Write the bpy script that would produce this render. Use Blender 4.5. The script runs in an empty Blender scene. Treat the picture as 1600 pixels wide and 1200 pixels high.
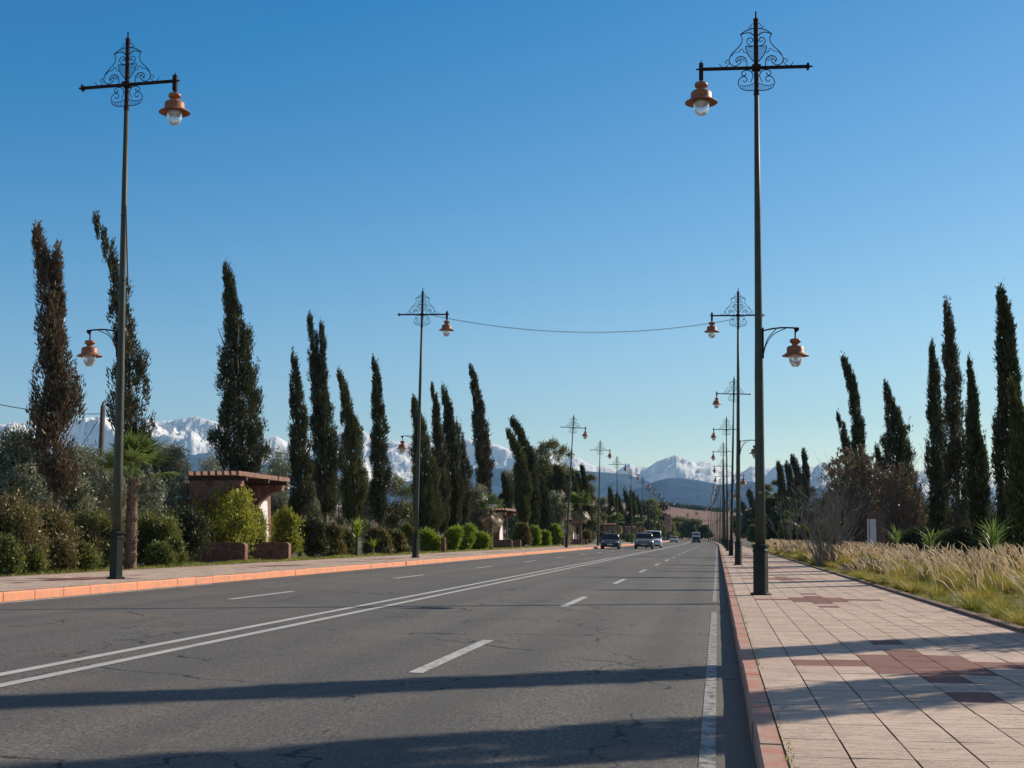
import bpy, math, random
import numpy as np
from mathutils import Vector, Matrix, noise

# ------------------------------------------------------------------ camera, sky, sun, exposure
S = bpy.context.scene
COL = S.collection
FPX = 2055.0                      # focal length in pixels of a 1600 px wide frame
PITCH = math.atan(240 / FPX)
YAW = math.atan((1121 - 800) * math.cos(PITCH) / FPX)
EYE = 1.35
cam_data = bpy.data.cameras.new('camera')
cam = bpy.data.objects.new('camera', cam_data)
COL.objects.link(cam)
cam_data.sensor_width = 36
cam_data.lens = FPX * 36 / 1600
cam_data.clip_start = 0.1
cam_data.clip_end = 60000
cam.location = (0, 0, EYE)
cam.rotation_euler = (math.pi / 2 + PITCH, 0, YAW)
S.camera = cam

SUN_AZ = math.radians(48.5)          # from the road axis (+Y) towards +X
SUN_EL = math.radians(30)
w = bpy.data.worlds.new('World')
S.world = w
w.use_nodes = True
nt = w.node_tree
sky = nt.nodes.new('ShaderNodeTexSky')
sky.sky_type = 'NISHITA'
sky.sun_disc = False
sky.sun_elevation = SUN_EL
sky.sun_rotation = SUN_AZ
sky.altitude = 500
sky.air_density = 1.0
sky.dust_density = 0.15
sky.ozone_density = 2.2
bg = nt.nodes['Background']
SKY_STRENGTH = 0.105
sep = nt.nodes.new('ShaderNodeSeparateColor'); comb = nt.nodes.new('ShaderNodeCombineColor')
nt.links.new(sky.outputs[0], sep.inputs[0])
# a deeper, clearer blue: one response curve per colour channel
for i, (b0, g, k) in enumerate(((0.14, 1.2, 1.62), (0.03, 1.36, 1.22), (0.0, 1.0, 0.93))):
    src = sep.outputs[i]
    for op, v in (('MULTIPLY', SKY_STRENGTH), ('SUBTRACT', b0), ('MAXIMUM', 0.012), ('POWER', g), ('MULTIPLY', k / SKY_STRENGTH)):
        m1 = nt.nodes.new('ShaderNodeMath'); m1.operation = op; m1.inputs[1].default_value = v
        nt.links.new(src, m1.inputs[0]); src = m1.outputs[0]
    nt.links.new(src, comb.inputs[i])
# high overhead (above the view) the uncurved sky, warm tint added to keep shadows neutral
tc = nt.nodes.new('ShaderNodeTexCoord'); sx = nt.nodes.new('ShaderNodeSeparateXYZ'); nt.links.new(tc.outputs['Generated'], sx.inputs[0])
mr = nt.nodes.new('ShaderNodeMapRange'); mr.interpolation_type = 'SMOOTHSTEP'
mr.inputs[1].default_value = 0.50; mr.inputs[2].default_value = 0.74
nt.links.new(sx.outputs[2], mr.inputs[0])
mu = nt.nodes.new('ShaderNodeMix'); mu.data_type = 'RGBA'; mu.blend_type = 'MULTIPLY'; mu.inputs[0].default_value = 1.0
mu.inputs[7].default_value = (1.6, 1.02, 0.72, 1); nt.links.new(sky.outputs[0], mu.inputs[6])
mxs = nt.nodes.new('ShaderNodeMix'); mxs.data_type = 'RGBA'
nt.links.new(mr.outputs[0], mxs.inputs[0]); nt.links.new(comb.outputs[0], mxs.inputs[6]); nt.links.new(mu.outputs[2], mxs.inputs[7])
nt.links.new(mxs.outputs[2], bg.inputs[0])
bg.inputs[1].default_value = SKY_STRENGTH
sd = bpy.data.lights.new('sun', 'SUN')
sd.energy = 5.0
sd.angle = math.radians(0.53)
sd.color = (1.0, 0.88, 0.71)
sun = bpy.data.objects.new('sun', sd)
COL.objects.link(sun)
sdir = Vector((math.sin(SUN_AZ) * math.cos(SUN_EL), math.cos(SUN_AZ) * math.cos(SUN_EL), math.sin(SUN_EL)))
sun.rotation_euler = sdir.to_track_quat('Z', 'Y').to_euler()
S.view_settings.view_transform = 'Standard'
S.view_settings.look = 'None'
S.view_settings.exposure = 0.3
S.view_settings.gamma = 1
S.cycles.max_bounces = 6
S.cycles.transparent_max_bounces = 8
S.cycles.volume_bounces = 0
S.cycles.volume_max_steps = 8
S.cycles.use_denoising = True

# ------------------------------------------------------------------ helpers
cT, sT, cP, sP = math.cos(PITCH), math.sin(PITCH), math.cos(YAW), math.sin(YAW)
FW = Vector((-sP * cT, cP * cT, sT)); RT = Vector((cP, sP, 0)); UP = Vector((sP * sT, -cP * sT, cT))

def ray(px, py):
    return FW + RT * ((px - 800) / FPX) + UP * ((600 - py) / FPX)

def at_y(px, py, Y):
    r = ray(px, py); t = Y / r.y
    return Vector((t * r.x, Y, EYE + t * r.z))

def y_at_x(px, X):
    r = ray(px, 840)
    return r.y * X / r.x

def bend(y):
    b = 0.0
    if y > 180: b -= (y - 180) ** 2 / 20000
    if y > 470: b -= (y - 470) ** 2 / 2500
    return b

def bendn(y):
    y = np.asarray(y, float)
    return -np.where(y > 180, (y - 180) ** 2 / 20000, 0) - np.where(y > 470, (y - 470) ** 2 / 2500, 0)

def tag(o, label=None, cat=None, group=None, kind=None):
    if label: o['label'] = label
    if cat: o['category'] = cat
    if group: o['group'] = group
    if kind: o['kind'] = kind
    return o

def link(name, me, parent=None):
    o = bpy.data.objects.new(name, me)
    COL.objects.link(o)
    if parent is not None: o.parent = parent
    return o

def thing(name, loc, label, cat, group=None, rz=0.0, scale=1.0):
    o = bpy.data.objects.new(name, None)
    COL.objects.link(o)
    o.empty_display_size = 0.3
    o.location = loc
    o.rotation_euler = (0, 0, rz)
    o.scale = (scale,) * 3
    return tag(o, label, cat, group)

def copy_tree(o, parent=None):
    c = o.copy(); COL.objects.link(c); c.parent = parent
    for ch in list(o.children): copy_tree(ch, c)
    return c

class MB:
    def __init__(self):
        self.v = []; self.f = []; self.m = []; self.sm = []
        self.mi = 0; self.smooth = False
    def add(self, vs, fs):
        n = len(self.v)
        self.v += [tuple(p) for p in vs]
        for f in fs:
            self.f.append(tuple(i + n for i in f)); self.m.append(self.mi); self.sm.append(self.smooth)
    def box(self, x0, x1, y0, y1, z0, z1):
        vs = [(x, y, z) for z in (z0, z1) for y in (y0, y1) for x in (x0, x1)]
        self.add(vs, [(0, 2, 3, 1), (4, 5, 7, 6), (0, 1, 5, 4), (2, 6, 7, 3), (0, 4, 6, 2), (1, 3, 7, 5)])
    def prism(self, poly, y0, y1, axis='y'):
        n = len(poly)
        if axis == 'y': a = [(p[0], y0, p[1]) for p in poly]; b = [(p[0], y1, p[1]) for p in poly]
        elif axis == 'x': a = [(y0, p[0], p[1]) for p in poly]; b = [(y1, p[0], p[1]) for p in poly]
        else: a = [(p[0], p[1], y0) for p in poly]; b = [(p[0], p[1], y1) for p in poly]
        fs = [tuple(range(n)), tuple(range(2 * n - 1, n - 1, -1))]
        fs += [((i + 1) % n, i, i + n, (i + 1) % n + n) for i in range(n)]
        self.add(a + b, fs)
    def tube(self, pts, rad, seg=6, cap=True):
        pts = [Vector(p) for p in pts]; n = len(pts)
        if not hasattr(rad, '__len__'): rad = [rad] * n
        vs = []; fs = []
        t0 = (pts[1] - pts[0]).normalized()
        nrm = t0.orthogonal().normalized()
        for i, p in enumerate(pts):
            t = (pts[min(i + 1, n - 1)] - pts[max(i - 1, 0)])
            if t.length < 1e-9: t = t0
            t.normalize()
            nrm = nrm - t * nrm.dot(t)
            if nrm.length < 1e-6: nrm = t.orthogonal()
            nrm.normalize(); b = t.cross(nrm)
            for k in range(seg):
                a = 2 * math.pi * (k + 0.5) / seg
                vs.append(p + (nrm * math.cos(a) + b * math.sin(a)) * rad[i])
        for i in range(n - 1):
            for k in range(seg):
                k2 = (k + 1) % seg
                fs.append((i * seg + k, i * seg + k2, (i + 1) * seg + k2, (i + 1) * seg + k))
        if cap:
            fs.append(tuple(range(seg - 1, -1, -1))); fs.append(tuple((n - 1) * seg + k for k in range(seg)))
        self.add(vs, fs)
    def lathe(self, prof, c=(0, 0, 0), seg=16, rot=0.0):
        vs = []; fs = []
        for r, z in prof:
            for k in range(seg):
                a = 2 * math.pi * k / seg + rot
                vs.append((c[0] + r * math.cos(a), c[1] + r * math.sin(a), c[2] + z))
        n = len(prof)
        for i in range(n - 1):
            for k in range(seg):
                k2 = (k + 1) % seg
                fs.append((i * seg + k, i * seg + k2, (i + 1) * seg + k2, (i + 1) * seg + k))
        if prof[0][0] > 1e-4: fs.append(tuple(range(seg - 1, -1, -1)))
        if prof[-1][0] > 1e-4: fs.append(tuple((n - 1) * seg + k for k in range(seg)))
        self.add(vs, fs)
    def mesh(self, name, mats):
        me = bpy.data.meshes.new(name)
        me.from_pydata(self.v, [], self.f)
        if not isinstance(mats, (list, tuple)): mats = [mats]
        for m in mats: me.materials.append(m)
        me.polygons.foreach_set('material_index', self.m)
        me.polygons.foreach_set('use_smooth', self.sm)
        me.update()
        return me
    def build(self, name, mats, parent=None):
        return link(name, self.mesh(name, mats), parent)

def quads_mesh(name, V, mats, tint=None, mi=None, smooth=False):
    """V: (N,4,3) array of separate quads"""
    n = len(V)
    me = bpy.data.meshes.new(name)
    me.vertices.add(n * 4)
    me.vertices.foreach_set('co', np.ascontiguousarray(V, dtype=np.float32).reshape(-1))
    me.loops.add(n * 4)
    me.loops.foreach_set('vertex_index', np.arange(n * 4, dtype=np.int32))
    me.polygons.add(n)
    me.polygons.foreach_set('loop_start', np.arange(0, n * 4, 4, dtype=np.int32))
    if mi is not None: me.polygons.foreach_set('material_index', np.asarray(mi, dtype=np.int32))
    for m in (mats if isinstance(mats, (list, tuple)) else [mats]): me.materials.append(m)
    me.update(calc_edges=True)
    if tint is not None:
        a = me.attributes.new('tint', 'FLOAT', 'FACE')
        a.data.foreach_set('value', np.asarray(tint, dtype=np.float32))
    return me

# ------------------------------------------------------------------ materials
def new_mat(name):
    m = bpy.data.materials.new(name); m.use_nodes = True
    return m, m.node_tree, m.node_tree.nodes['Principled BSDF']

def nd(t, kind, **kw):
    n = t.nodes.new('ShaderNode' + kind)
    for k, v in kw.items():
        if k.startswith('i_'): n.inputs[int(k[2:])].default_value = v
        else: setattr(n, k, v)
    return n

def mix(t, fac, a, b, typ='MIX'):
    m = t.nodes.new('ShaderNodeMix'); m.data_type = 'RGBA'; m.blend_type = typ
    for s, v in ((0, fac), (6, a), (7, b)):
        if hasattr(v, 'is_output'): t.links.new(v, m.inputs[s])
        elif s == 0: m.inputs[0].default_value = v
        else: m.inputs[s].default_value = tuple(v) + (1,) if len(v) == 3 else v
    return m.outputs[2]

def mth(t, op, a, b=None, c=None):
    m = t.nodes.new('ShaderNodeMath'); m.operation = op
    for i, v in enumerate((a, b, c)):
        if v is None: continue
        if hasattr(v, 'is_output'): t.links.new(v, m.inputs[i])
        else: m.inputs[i].default_value = v
    return m.outputs[0]

def rng_(t, v, a, b, c=0.0, d=1.0):
    m = t.nodes.new('ShaderNodeMapRange')
    t.links.new(v, m.inputs[0])
    for i, x in enumerate((a, b, c, d)): m.inputs[i + 1].default_value = x
    return m.outputs[0]

def coords(t, kind='Object'):
    return t.nodes.new('ShaderNodeTexCoord').outputs[kind]

def noise_(t, vec, scale, detail=4, rough=0.55):
    n = t.nodes.new('ShaderNodeTexNoise')
    t.links.new(vec, n.inputs['Vector'])
    n.inputs['Scale'].default_value = scale
    n.inputs['Detail'].default_value = detail
    n.inputs['Roughness'].default_value = rough
    return n.outputs['Fac']

def mapping(t, vec, scale=(1, 1, 1), loc=(0, 0, 0), rot=(0, 0, 0)):
    m = t.nodes.new('ShaderNodeMapping')
    t.links.new(vec, m.inputs[0])
    m.inputs['Scale'].default_value = scale
    m.inputs['Location'].default_value = loc
    m.inputs['Rotation'].default_value = rot
    return m.outputs[0]

def bump(t, bsdf, h, strength, dist=0.01):
    b = t.nodes.new('ShaderNodeBump')
    t.links.new(h, b.inputs['Height'])
    b.inputs['Strength'].default_value = strength
    b.inputs['Distance'].default_value = dist
    t.links.new(b.outputs[0], bsdf.inputs['Normal'])

def simple(name, c1, c2=None, scale=3.0, rough=0.6, bmp=0.0, bscale=30.0, metal=0.0, bdist=0.01, spec=0.5, contrast=(0.35, 0.65)):
    m, t, b = new_mat(name)
    b.inputs['Roughness'].default_value = rough
    b.inputs['Metallic'].default_value = metal
    b.inputs['Specular IOR Level'].default_value = spec
    co = coords(t)
    if c2 is None: c2 = tuple(x * 0.75 for x in c1)
    f = rng_(t, noise_(t, co, scale, 5), *contrast)
    t.links.new(mix(t, f, c1, c2), b.inputs['Base Color'])
    if bmp: bump(t, b, noise_(t, co, bscale, 4), bmp, bdist)
    return m

def leaf_mat(name, c1, c2, trans=0.25, c3=None, gloss=0.045):
    trans = min(0.5, trans + 0.12)
    m = bpy.data.materials.new(name); m.use_nodes = True
    t = m.node_tree; t.nodes.clear()
    out = t.nodes.new('ShaderNodeOutputMaterial')
    at = nd(t, 'Attribute', attribute_name='tint')
    col = mix(t, at.outputs['Fac'], c1, c2)
    if c3:
        f3 = mth(t, 'GREATER_THAN', at.outputs['Fac'], 0.93)
        col = mix(t, f3, col, c3)
    d = t.nodes.new('ShaderNodeBsdfDiffuse'); tr = t.nodes.new('ShaderNodeBsdfTranslucent')
    g = t.nodes.new('ShaderNodeBsdfGlossy'); g.inputs['Roughness'].default_value = 0.42
    t.links.new(col, d.inputs[0]); t.links.new(col, tr.inputs[0])
    g.inputs[0].default_value = (0.9, 0.9, 0.9, 1)
    mx = t.nodes.new('ShaderNodeMixShader'); mx.inputs[0].default_value = trans
    t.links.new(d.outputs[0], mx.inputs[1]); t.links.new(tr.outputs[0], mx.inputs[2])
    mg = t.nodes.new('ShaderNodeMixShader'); mg.inputs[0].default_value = gloss
    t.links.new(mx.outputs[0], mg.inputs[1]); t.links.new(g.outputs[0], mg.inputs[2])
    t.links.new(mg.outputs[0], out.inputs[0])
    return m

def asphalt_mat():
    m, t, b = new_mat('asphalt')
    co = coords(t)
    base = mix(t, rng_(t, noise_(t, co, 0.35, 4), 0.35, 0.65), (0.105, 0.096, 0.086), (0.135, 0.121, 0.105))
    # wheel-worn bands along the lanes
    st = rng_(t, noise_(t, mapping(t, co, (1.3, 0.015, 1)), 1.0, 3), 0.35, 0.7)
    base = mix(t, st, base, (0.092, 0.086, 0.080))
    # aggregate grain
    gr = noise_(t, mapping(t, co, (1, 0.45, 1)), 48, 2, 0.8)
    base = mix(t, rng_(t, gr, 0.5, 0.72), base, (0.24, 0.225, 0.20), 'MIX')
    gr2 = noise_(t, mapping(t, co, (1, 0.5, 1)), 34, 2, 0.75)
    base = mix(t, rng_(t, gr2, 0.5, 0.28), base, (0.03, 0.03, 0.032))
    sx0 = t.nodes.new('ShaderNodeSeparateXYZ'); t.links.new(co, sx0.inputs[0])
    tr = mth(t, 'COSINE', mth(t, 'MULTIPLY', mth(t, 'ADD', sx0.outputs[0], 0.65), 4.333))
    tr = mth(t, 'MULTIPLY', rng_(t, tr, -0.2, 1.0, 0, 0.5), rng_(t, noise_(t, mapping(t, co, (1.0, 0.03, 1)), 1.0, 3), 0.3, 0.6))
    base = mix(t, tr, base, (0.072, 0.067, 0.062))
    pat = rng_(t, noise_(t, mapping(t, co, (0.35, 0.06, 1)), 1.0, 3), 0.52, 0.56, 0, 0.22)
    base = mix(t, pat, base, (0.062, 0.058, 0.055))
    oil = rng_(t, noise_(t, mapping(t, co, (1, 0.5, 1)), 1.9, 6, 0.7), 0.66, 0.72, 0, 0.35)
    base = mix(t, oil, base, (0.04, 0.038, 0.036))
    sx = t.nodes.new('ShaderNodeSeparateXYZ'); t.links.new(co, sx.inputs[0])
    gut = mth(t, 'ADD', mth(t, 'ABSOLUTE', mth(t, 'ADD', sx.outputs[0], 5.6)), mth(t, 'MULTIPLY', noise_(t, co, 2.0, 5), 0.9))
    base = mix(t, rng_(t, gut, 5.75, 6.3, 0, 0.45), base, (0.17, 0.13, 0.10))
    # reddish dust near the gutters and in patches
    du = rng_(t, noise_(t, co, 0.8, 5), 0.56, 0.75, 0, 0.30)
    base = mix(t, du, base, (0.20, 0.14, 0.10))
    # cracks
    wv = t.nodes.new('ShaderNodeVectorMath'); wv.operation = 'ADD'
    nz = t.nodes.new('ShaderNodeTexNoise'); nz.inputs['Scale'].default_value = 1.6; nz.inputs['Detail'].default_value = 6
    t.links.new(co, nz.inputs['Vector'])
    sc = t.nodes.new('ShaderNodeVectorMath'); sc.operation = 'SCALE'; sc.inputs['Scale'].default_value = 0.9
    t.links.new(nz.outputs['Color'], sc.inputs[0])
    t.links.new(co, wv.inputs[0]); t.links.new(sc.outputs[0], wv.inputs[1])
    cr = None
    for scale, wd, mlo in ((0.27, 0.0036, 0.44), (0.8, 0.011, 0.57)):
        vo = t.nodes.new('ShaderNodeTexVoronoi'); vo.feature = 'DISTANCE_TO_EDGE'
        vo.inputs['Scale'].default_value = scale
        t.links.new(mapping(t, wv.outputs[0], (1, 0.8, 0.0)), vo.inputs['Vector'])
        c = mth(t, 'LESS_THAN', vo.outputs['Distance'], wd)
        msk = rng_(t, noise_(t, co, 0.5, 4), mlo, mlo + 0.05)
        c = mth(t, 'MULTIPLY', c, msk)
        cr = c if cr is None else mth(t, 'MAXIMUM', cr, c)
    base = mix(t, cr, base, (0.022, 0.020, 0.019))
    t.links.new(base, b.inputs['Base Color'])
    b.inputs['Roughness'].default_value = 0.82
    b.inputs['Specular IOR Level'].default_value = 0.35
    h = mth(t, 'SUBTRACT', gr, mth(t, 'MULTIPLY', cr, 1.5))
    bump(t, b, h, 0.7, 0.006)
    return m

def paint_mat(name, wear, dim=1.0):
    m, t, b = new_mat(name)
    co = coords(t)
    f = rng_(t, noise_(t, co, 9, 8, 0.75), wear, wear + 0.06)
    g = noise_(t, co, 110, 2, 0.7)
    pc = mix(t, rng_(t, noise_(t, co, 1.5, 4), 0.3, 0.7), tuple(dim * v for v in (0.50, 0.49, 0.47)), tuple(dim * v for v in (0.40, 0.39, 0.37)))
    pc = mix(t, rng_(t, g, 0.42, 0.3), pc, (0.24, 0.24, 0.23))
    t.links.new(mix(t, f, pc, (0.095, 0.09, 0.088)), b.inputs['Base Color'])
    b.inputs['Roughness'].default_value = 0.7
    bump(t, b, g, 0.4, 0.004)
    return m

def tile_mat(name, c1, c2):
    m, t, b = new_mat(name)
    co = coords(t)
    at = nd(t, 'Attribute', attribute_name='tint')
    c = mix(t, at.outputs['Fac'], c1, c2)
    c = mix(t, rng_(t, noise_(t, co, 1.1, 5, 0.65), 0.40, 0.68, 0, 0.5), c, tuple(x * 0.70 for x in c1))
    c = mix(t, rng_(t, noise_(t, co, 14, 5, 0.7), 0.60, 0.68, 0, 0.55), c, tuple(x * 0.5 for x in c1))
    # scored and cracked lines across the tiles
    ln = noise_(t, mapping(t, co, (1.2, 9.0, 1)), 3.0, 5, 0.7)
    lf = mth(t, 'LESS_THAN', mth(t, 'ABSOLUTE', mth(t, 'SUBTRACT', ln, 0.55)), 0.018)
    lm = mth(t, 'GREATER_THAN', noise_(t, co, 1.9, 3), 0.38)
    ck = mth(t, 'MULTIPLY', lf, lm)
    c = mix(t, mth(t, 'MULTIPLY', ck, 0.7), c, (0.10, 0.07, 0.055))
    pit = mth(t, 'GREATER_THAN', noise_(t, co, 42, 2, 0.6), 0.735)
    c = mix(t, mth(t, 'MULTIPLY', pit, 0.75), c, (0.12, 0.08, 0.06))
    st2 = rng_(t, noise_(t, co, 2.6, 6, 0.7), 0.62, 0.70, 0, 0.35)
    c = mix(t, st2, c, (0.30, 0.19, 0.13))
    t.links.new(c, b.inputs['Base Color'])
    b.inputs['Roughness'].default_value = 0.8
    b.inputs['Specular IOR Level'].default_value = 0.3
    bump(t, b, mth(t, 'SUBTRACT', noise_(t, co, 70, 4), ck), 0.45, 0.006)
    return m

def stone_mat(name, c1, c2, mortar, scale=3.0, mw=0.035):
    m, t, b = new_mat(name)
    co = coords(t)
    v = t.nodes.new('ShaderNodeTexVoronoi'); v.feature = 'DISTANCE_TO_EDGE'; v.inputs['Scale'].default_value = scale
    v2 = t.nodes.new('ShaderNodeTexVoronoi'); v2.inputs['Scale'].default_value = scale
    for q in (v, v2): t.links.new(co, q.inputs['Vector'])
    sep = t.nodes.new('ShaderNodeSeparateColor'); t.links.new(v2.outputs['Color'], sep.inputs[0])
    c = mix(t, sep.outputs[0], c1, c2)
    c = mix(t, rng_(t, noise_(t, co, 8, 5), 0.35, 0.7, 0, 0.5), c, tuple(x * 0.6 for x in c1))
    e = mth(t, 'LESS_THAN', v.outputs['Distance'], mw)
    c = mix(t, e, c, mortar)
    t.links.new(c, b.inputs['Base Color'])
    b.inputs['Roughness'].default_value = 0.9
    bump(t, b, mth(t, 'ADD', mth(t, 'MINIMUM', v.outputs['Distance'], 0.1), mth(t, 'MULTIPLY', noise_(t, co, 30, 4), 0.05)), 0.8, 0.2)
    return m

M = {}
M['asphalt'] = asphalt_mat()
M['paint'] = paint_mat('white_road_paint', 0.60)
M['paint_worn'] = paint_mat('worn_road_paint', 0.54)
M['paint_edge'] = paint_mat('dusty_edge_paint', 0.49, 0.72)
M['tile'] = tile_mat('cream_pavement_tile', (0.60, 0.46, 0.37), (0.52, 0.39, 0.31))
M['tile_red'] = tile_mat('red_pavement_tile', (0.26, 0.115, 0.09), (0.22, 0.095, 0.08))
M['joint'] = simple('tile_joint_mortar', (0.13, 0.09, 0.07), (0.08, 0.055, 0.04), 8, 0.95)
M['kerb_l'] = simple('painted_orange_kerb', (0.70, 0.28, 0.15), (0.52, 0.25, 0.16), 4.5, 0.8, 0.4, 30, contrast=(0.45, 0.68))
M['kerb_r'] = simple('worn_red_kerb', (0.44, 0.18, 0.12), (0.40, 0.27, 0.21), 3.0, 0.75, 0.5, 25, contrast=(0.42, 0.62))
M['edging'] = simple('brown_edging_stone', (0.20, 0.12, 0.09), (0.12, 0.075, 0.055), 6, 0.9, 0.5, 20)
M['ground'] = simple('dry_earth_ground', (0.13, 0.105, 0.06), (0.07, 0.085, 0.03), 0.6, 0.95, 0.5, 6)
M['pole'] = simple('dark_green_painted_steel', (0.062, 0.072, 0.050), (0.045, 0.052, 0.040), 4, 0.55, 0.12, 30, spec=0.3)
M['base'] = simple('dark_green_cast_base', (0.018, 0.026, 0.021), (0.014, 0.020, 0.017), 5, 0.6, 0.2, 30, spec=0.25)
M['iron'] = simple('rusty_black_iron', (0.016, 0.010, 0.010), (0.04, 0.017, 0.012), 10, 0.75, 0.2, 50, spec=0.15)
M['copper'] = simple('copper_brown_paint', (0.36, 0.115, 0.048), (0.22, 0.075, 0.035), 9, 0.5)
M['bulb'] = simple('lamp_inside_enamel', (0.7, 0.7, 0.68), None, 5, 0.5)
gm, gt, gb = new_mat('lamp_globe_glass')
gb.inputs['Base Color'].default_value = (0.86, 0.88, 0.92, 1)
gb.inputs['Transmission Weight'].default_value = 0.72
gb.inputs['Roughness'].default_value = 0.22
gb.inputs['IOR'].default_value = 1.2
M['globe'] = gm
M['stone'] = stone_mat('red_brown_stone', (0.17, 0.068, 0.05), (0.30, 0.13, 0.09), (0.22, 0.14, 0.11), 2.4, 0.035)
M['plaster'] = simple('white_plaster_panel', (0.78, 0.74, 0.72), (0.66, 0.60, 0.58), 3, 0.85, 0.2, 20)
M['beam'] = simple('weathered_brown_timber', (0.27, 0.14, 0.09), (0.15, 0.08, 0.055), 5, 0.8, 0.3, 30)
M['rafter'] = simple('dark_stained_timber', (0.07, 0.035, 0.022), (0.05, 0.026, 0.018), 5, 0.8)
M['bark'] = simple('grey_brown_bark', (0.20, 0.145, 0.105), (0.10, 0.07, 0.05), 6, 0.95, 0.9, 25, bdist=0.03)
M['twig'] = simple('pale_grey_twig', (0.33, 0.29, 0.25), (0.15, 0.12, 0.10), 3, 0.9)
M['brown_twig'] = simple('brown_dry_twig', (0.14, 0.10, 0.075), (0.065, 0.05, 0.04), 3, 0.9)
M['palm_bark'] = simple('palm_trunk_fibre', (0.24, 0.16, 0.11), (0.10, 0.065, 0.045), 9, 0.95, 0.9, 18, bdist=0.04)
M['wood_pole'] = simple('weathered_pole_wood', (0.12, 0.10, 0.075), (0.08, 0.065, 0.05), 5, 0.9)
M['wire'] = simple('black_cable', (0.02, 0.02, 0.022), None, 5, 0.6)
M['bead'] = simple('string_light_bead', (0.30, 0.29, 0.27), None, 5, 0.4)
# leaves
M['cyp'] = leaf_mat('cypress_leaf', (0.024, 0.032, 0.013), (0.075, 0.082, 0.030), 0.15, (0.12, 0.072, 0.035))
M['cyp_green'] = leaf_mat('cypress_leaf_olive', (0.040, 0.050, 0.016), (0.11, 0.115, 0.036), 0.15)
M['cyp_brown'] = leaf_mat('cypress_leaf_browned', (0.070, 0.050, 0.032), (0.17, 0.115, 0.07), 0.2, (0.22, 0.13, 0.07))
M['cyp_mixed'] = leaf_mat('cypress_leaf_half_browned', (0.030, 0.036, 0.016), (0.11, 0.09, 0.045), 0.15)
M['olive'] = leaf_mat('olive_leaf', (0.09, 0.10, 0.055), (0.40, 0.39, 0.25), 0.2, None, 0.05)
M['olive_dark'] = leaf_mat('dark_tree_leaf', (0.026, 0.038, 0.014), (0.085, 0.095, 0.036), 0.2)
M['euc'] = leaf_mat('eucalyptus_leaf', (0.085, 0.095, 0.032), (0.22, 0.21, 0.08), 0.25)
M['hedge_red'] = leaf_mat('reddish_hedge_leaf', (0.070, 0.080, 0.022), (0.28, 0.21, 0.08), 0.3)
M['hedge_green'] = leaf_mat('hedge_leaf', (0.070, 0.095, 0.020), (0.25, 0.26, 0.055), 0.3)
M['hedge_bright'] = leaf_mat('bright_hedge_leaf', (0.15, 0.23, 0.02), (0.32, 0.38, 0.035), 0.35)
M['lime'] = leaf_mat('lime_bush_leaf', (0.12, 0.14, 0.018), (0.50, 0.50, 0.06), 0.34)
M['grass'] = leaf_mat('grass_blade', (0.10, 0.17, 0.015), (0.30, 0.33, 0.04), 0.35)
M['grass_dry'] = leaf_mat('fountain_grass_blade', (0.26, 0.25, 0.04), (0.62, 0.43, 0.12), 0.4)
M['plume'] = leaf_mat('fountain_grass_plume', (0.60, 0.46, 0.30), (0.86, 0.73, 0.54), 0.45)
M['palm'] = leaf_mat('palm_frond', (0.10, 0.15, 0.035), (0.22, 0.27, 0.08), 0.3)
M['palm_dry'] = leaf_mat('palm_dead_frond', (0.24, 0.18, 0.10), (0.34, 0.26, 0.15), 0.3)
M['yucca'] = leaf_mat('yucca_blade', (0.11, 0.19, 0.035), (0.26, 0.34, 0.09), 0.3)
M['boug'] = leaf_mat('dry_bougainvillea_leaf', (0.10, 0.065, 0.042), (0.18, 0.125, 0.08), 0.3, (0.13, 0.14, 0.04))

# ------------------------------------------------------------------ ground, road, pavements
def strip(name, prof, ys, mats, kind='structure', smooth=False, mids=None):
    """prof: list of (x, z) across the road, swept along ys following the bend"""
    mb = MB(); n = len(prof); mb.smooth = smooth
    vs = [(x + bend(y), y, z) for y in ys for x, z in prof]
    fs = []
    for j in range(len(ys) - 1):
        for i in range(n - 1):
            fs.append((j * n + i, j * n + i + 1, (j + 1) * n + i + 1, (j + 1) * n + i))
    mb.add(vs, fs)
    if mids: mb.m = [mids[i] for j in range(len(ys) - 1) for i in range(n - 1)]
    o = mb.build(name, mats)
    return tag(o, kind=kind)

YS = list(np.arange(-30, 180, 15.0)) + list(np.arange(180, 760, 10.0))
CF = 0.028
def rz(x): return -CF * x if x < 0 else 0.0
# the terrain: one sheet to the horizon, its lip under the pavements
gys = [-300] + YS + [900, 1300, 2500, 6000, 16000]
mb = MB(); mb.smooth = False
gp = [(-16000, 0.3), (-400, 0.4), (-60, 0.42), (-15.85, 0.44), (-15.7, -0.3), (3.7, -0.3), (3.85, 0.11), (40, 0.11), (400, 0.1), (16000, 0.0)]
vs = []
for y in gys:
    b = bend(min(y, 760))
    for x, z in gp: vs.append((x + (b if abs(x) < 300 else 0), y, z if y < 770 or abs(x) > 300 else 0.05))
n = len(gp)
mb.add(vs, [(j * n + i, j * n + i + 1, (j + 1) * n + i + 1, (j + 1) * n + i) for j in range(len(gys) - 1) for i in range(n - 1)])
tag(mb.build('ground', M['ground']), kind='structure')
strip('road', [(-11.5, -CF * -11.5), (-8.6, .0241 * 10), (-5.9, CF * 5.9), (-2.8, CF * 2.8), (0.0, 0.0), (0.24, -0.002)], YS, M['asphalt'])

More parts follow.
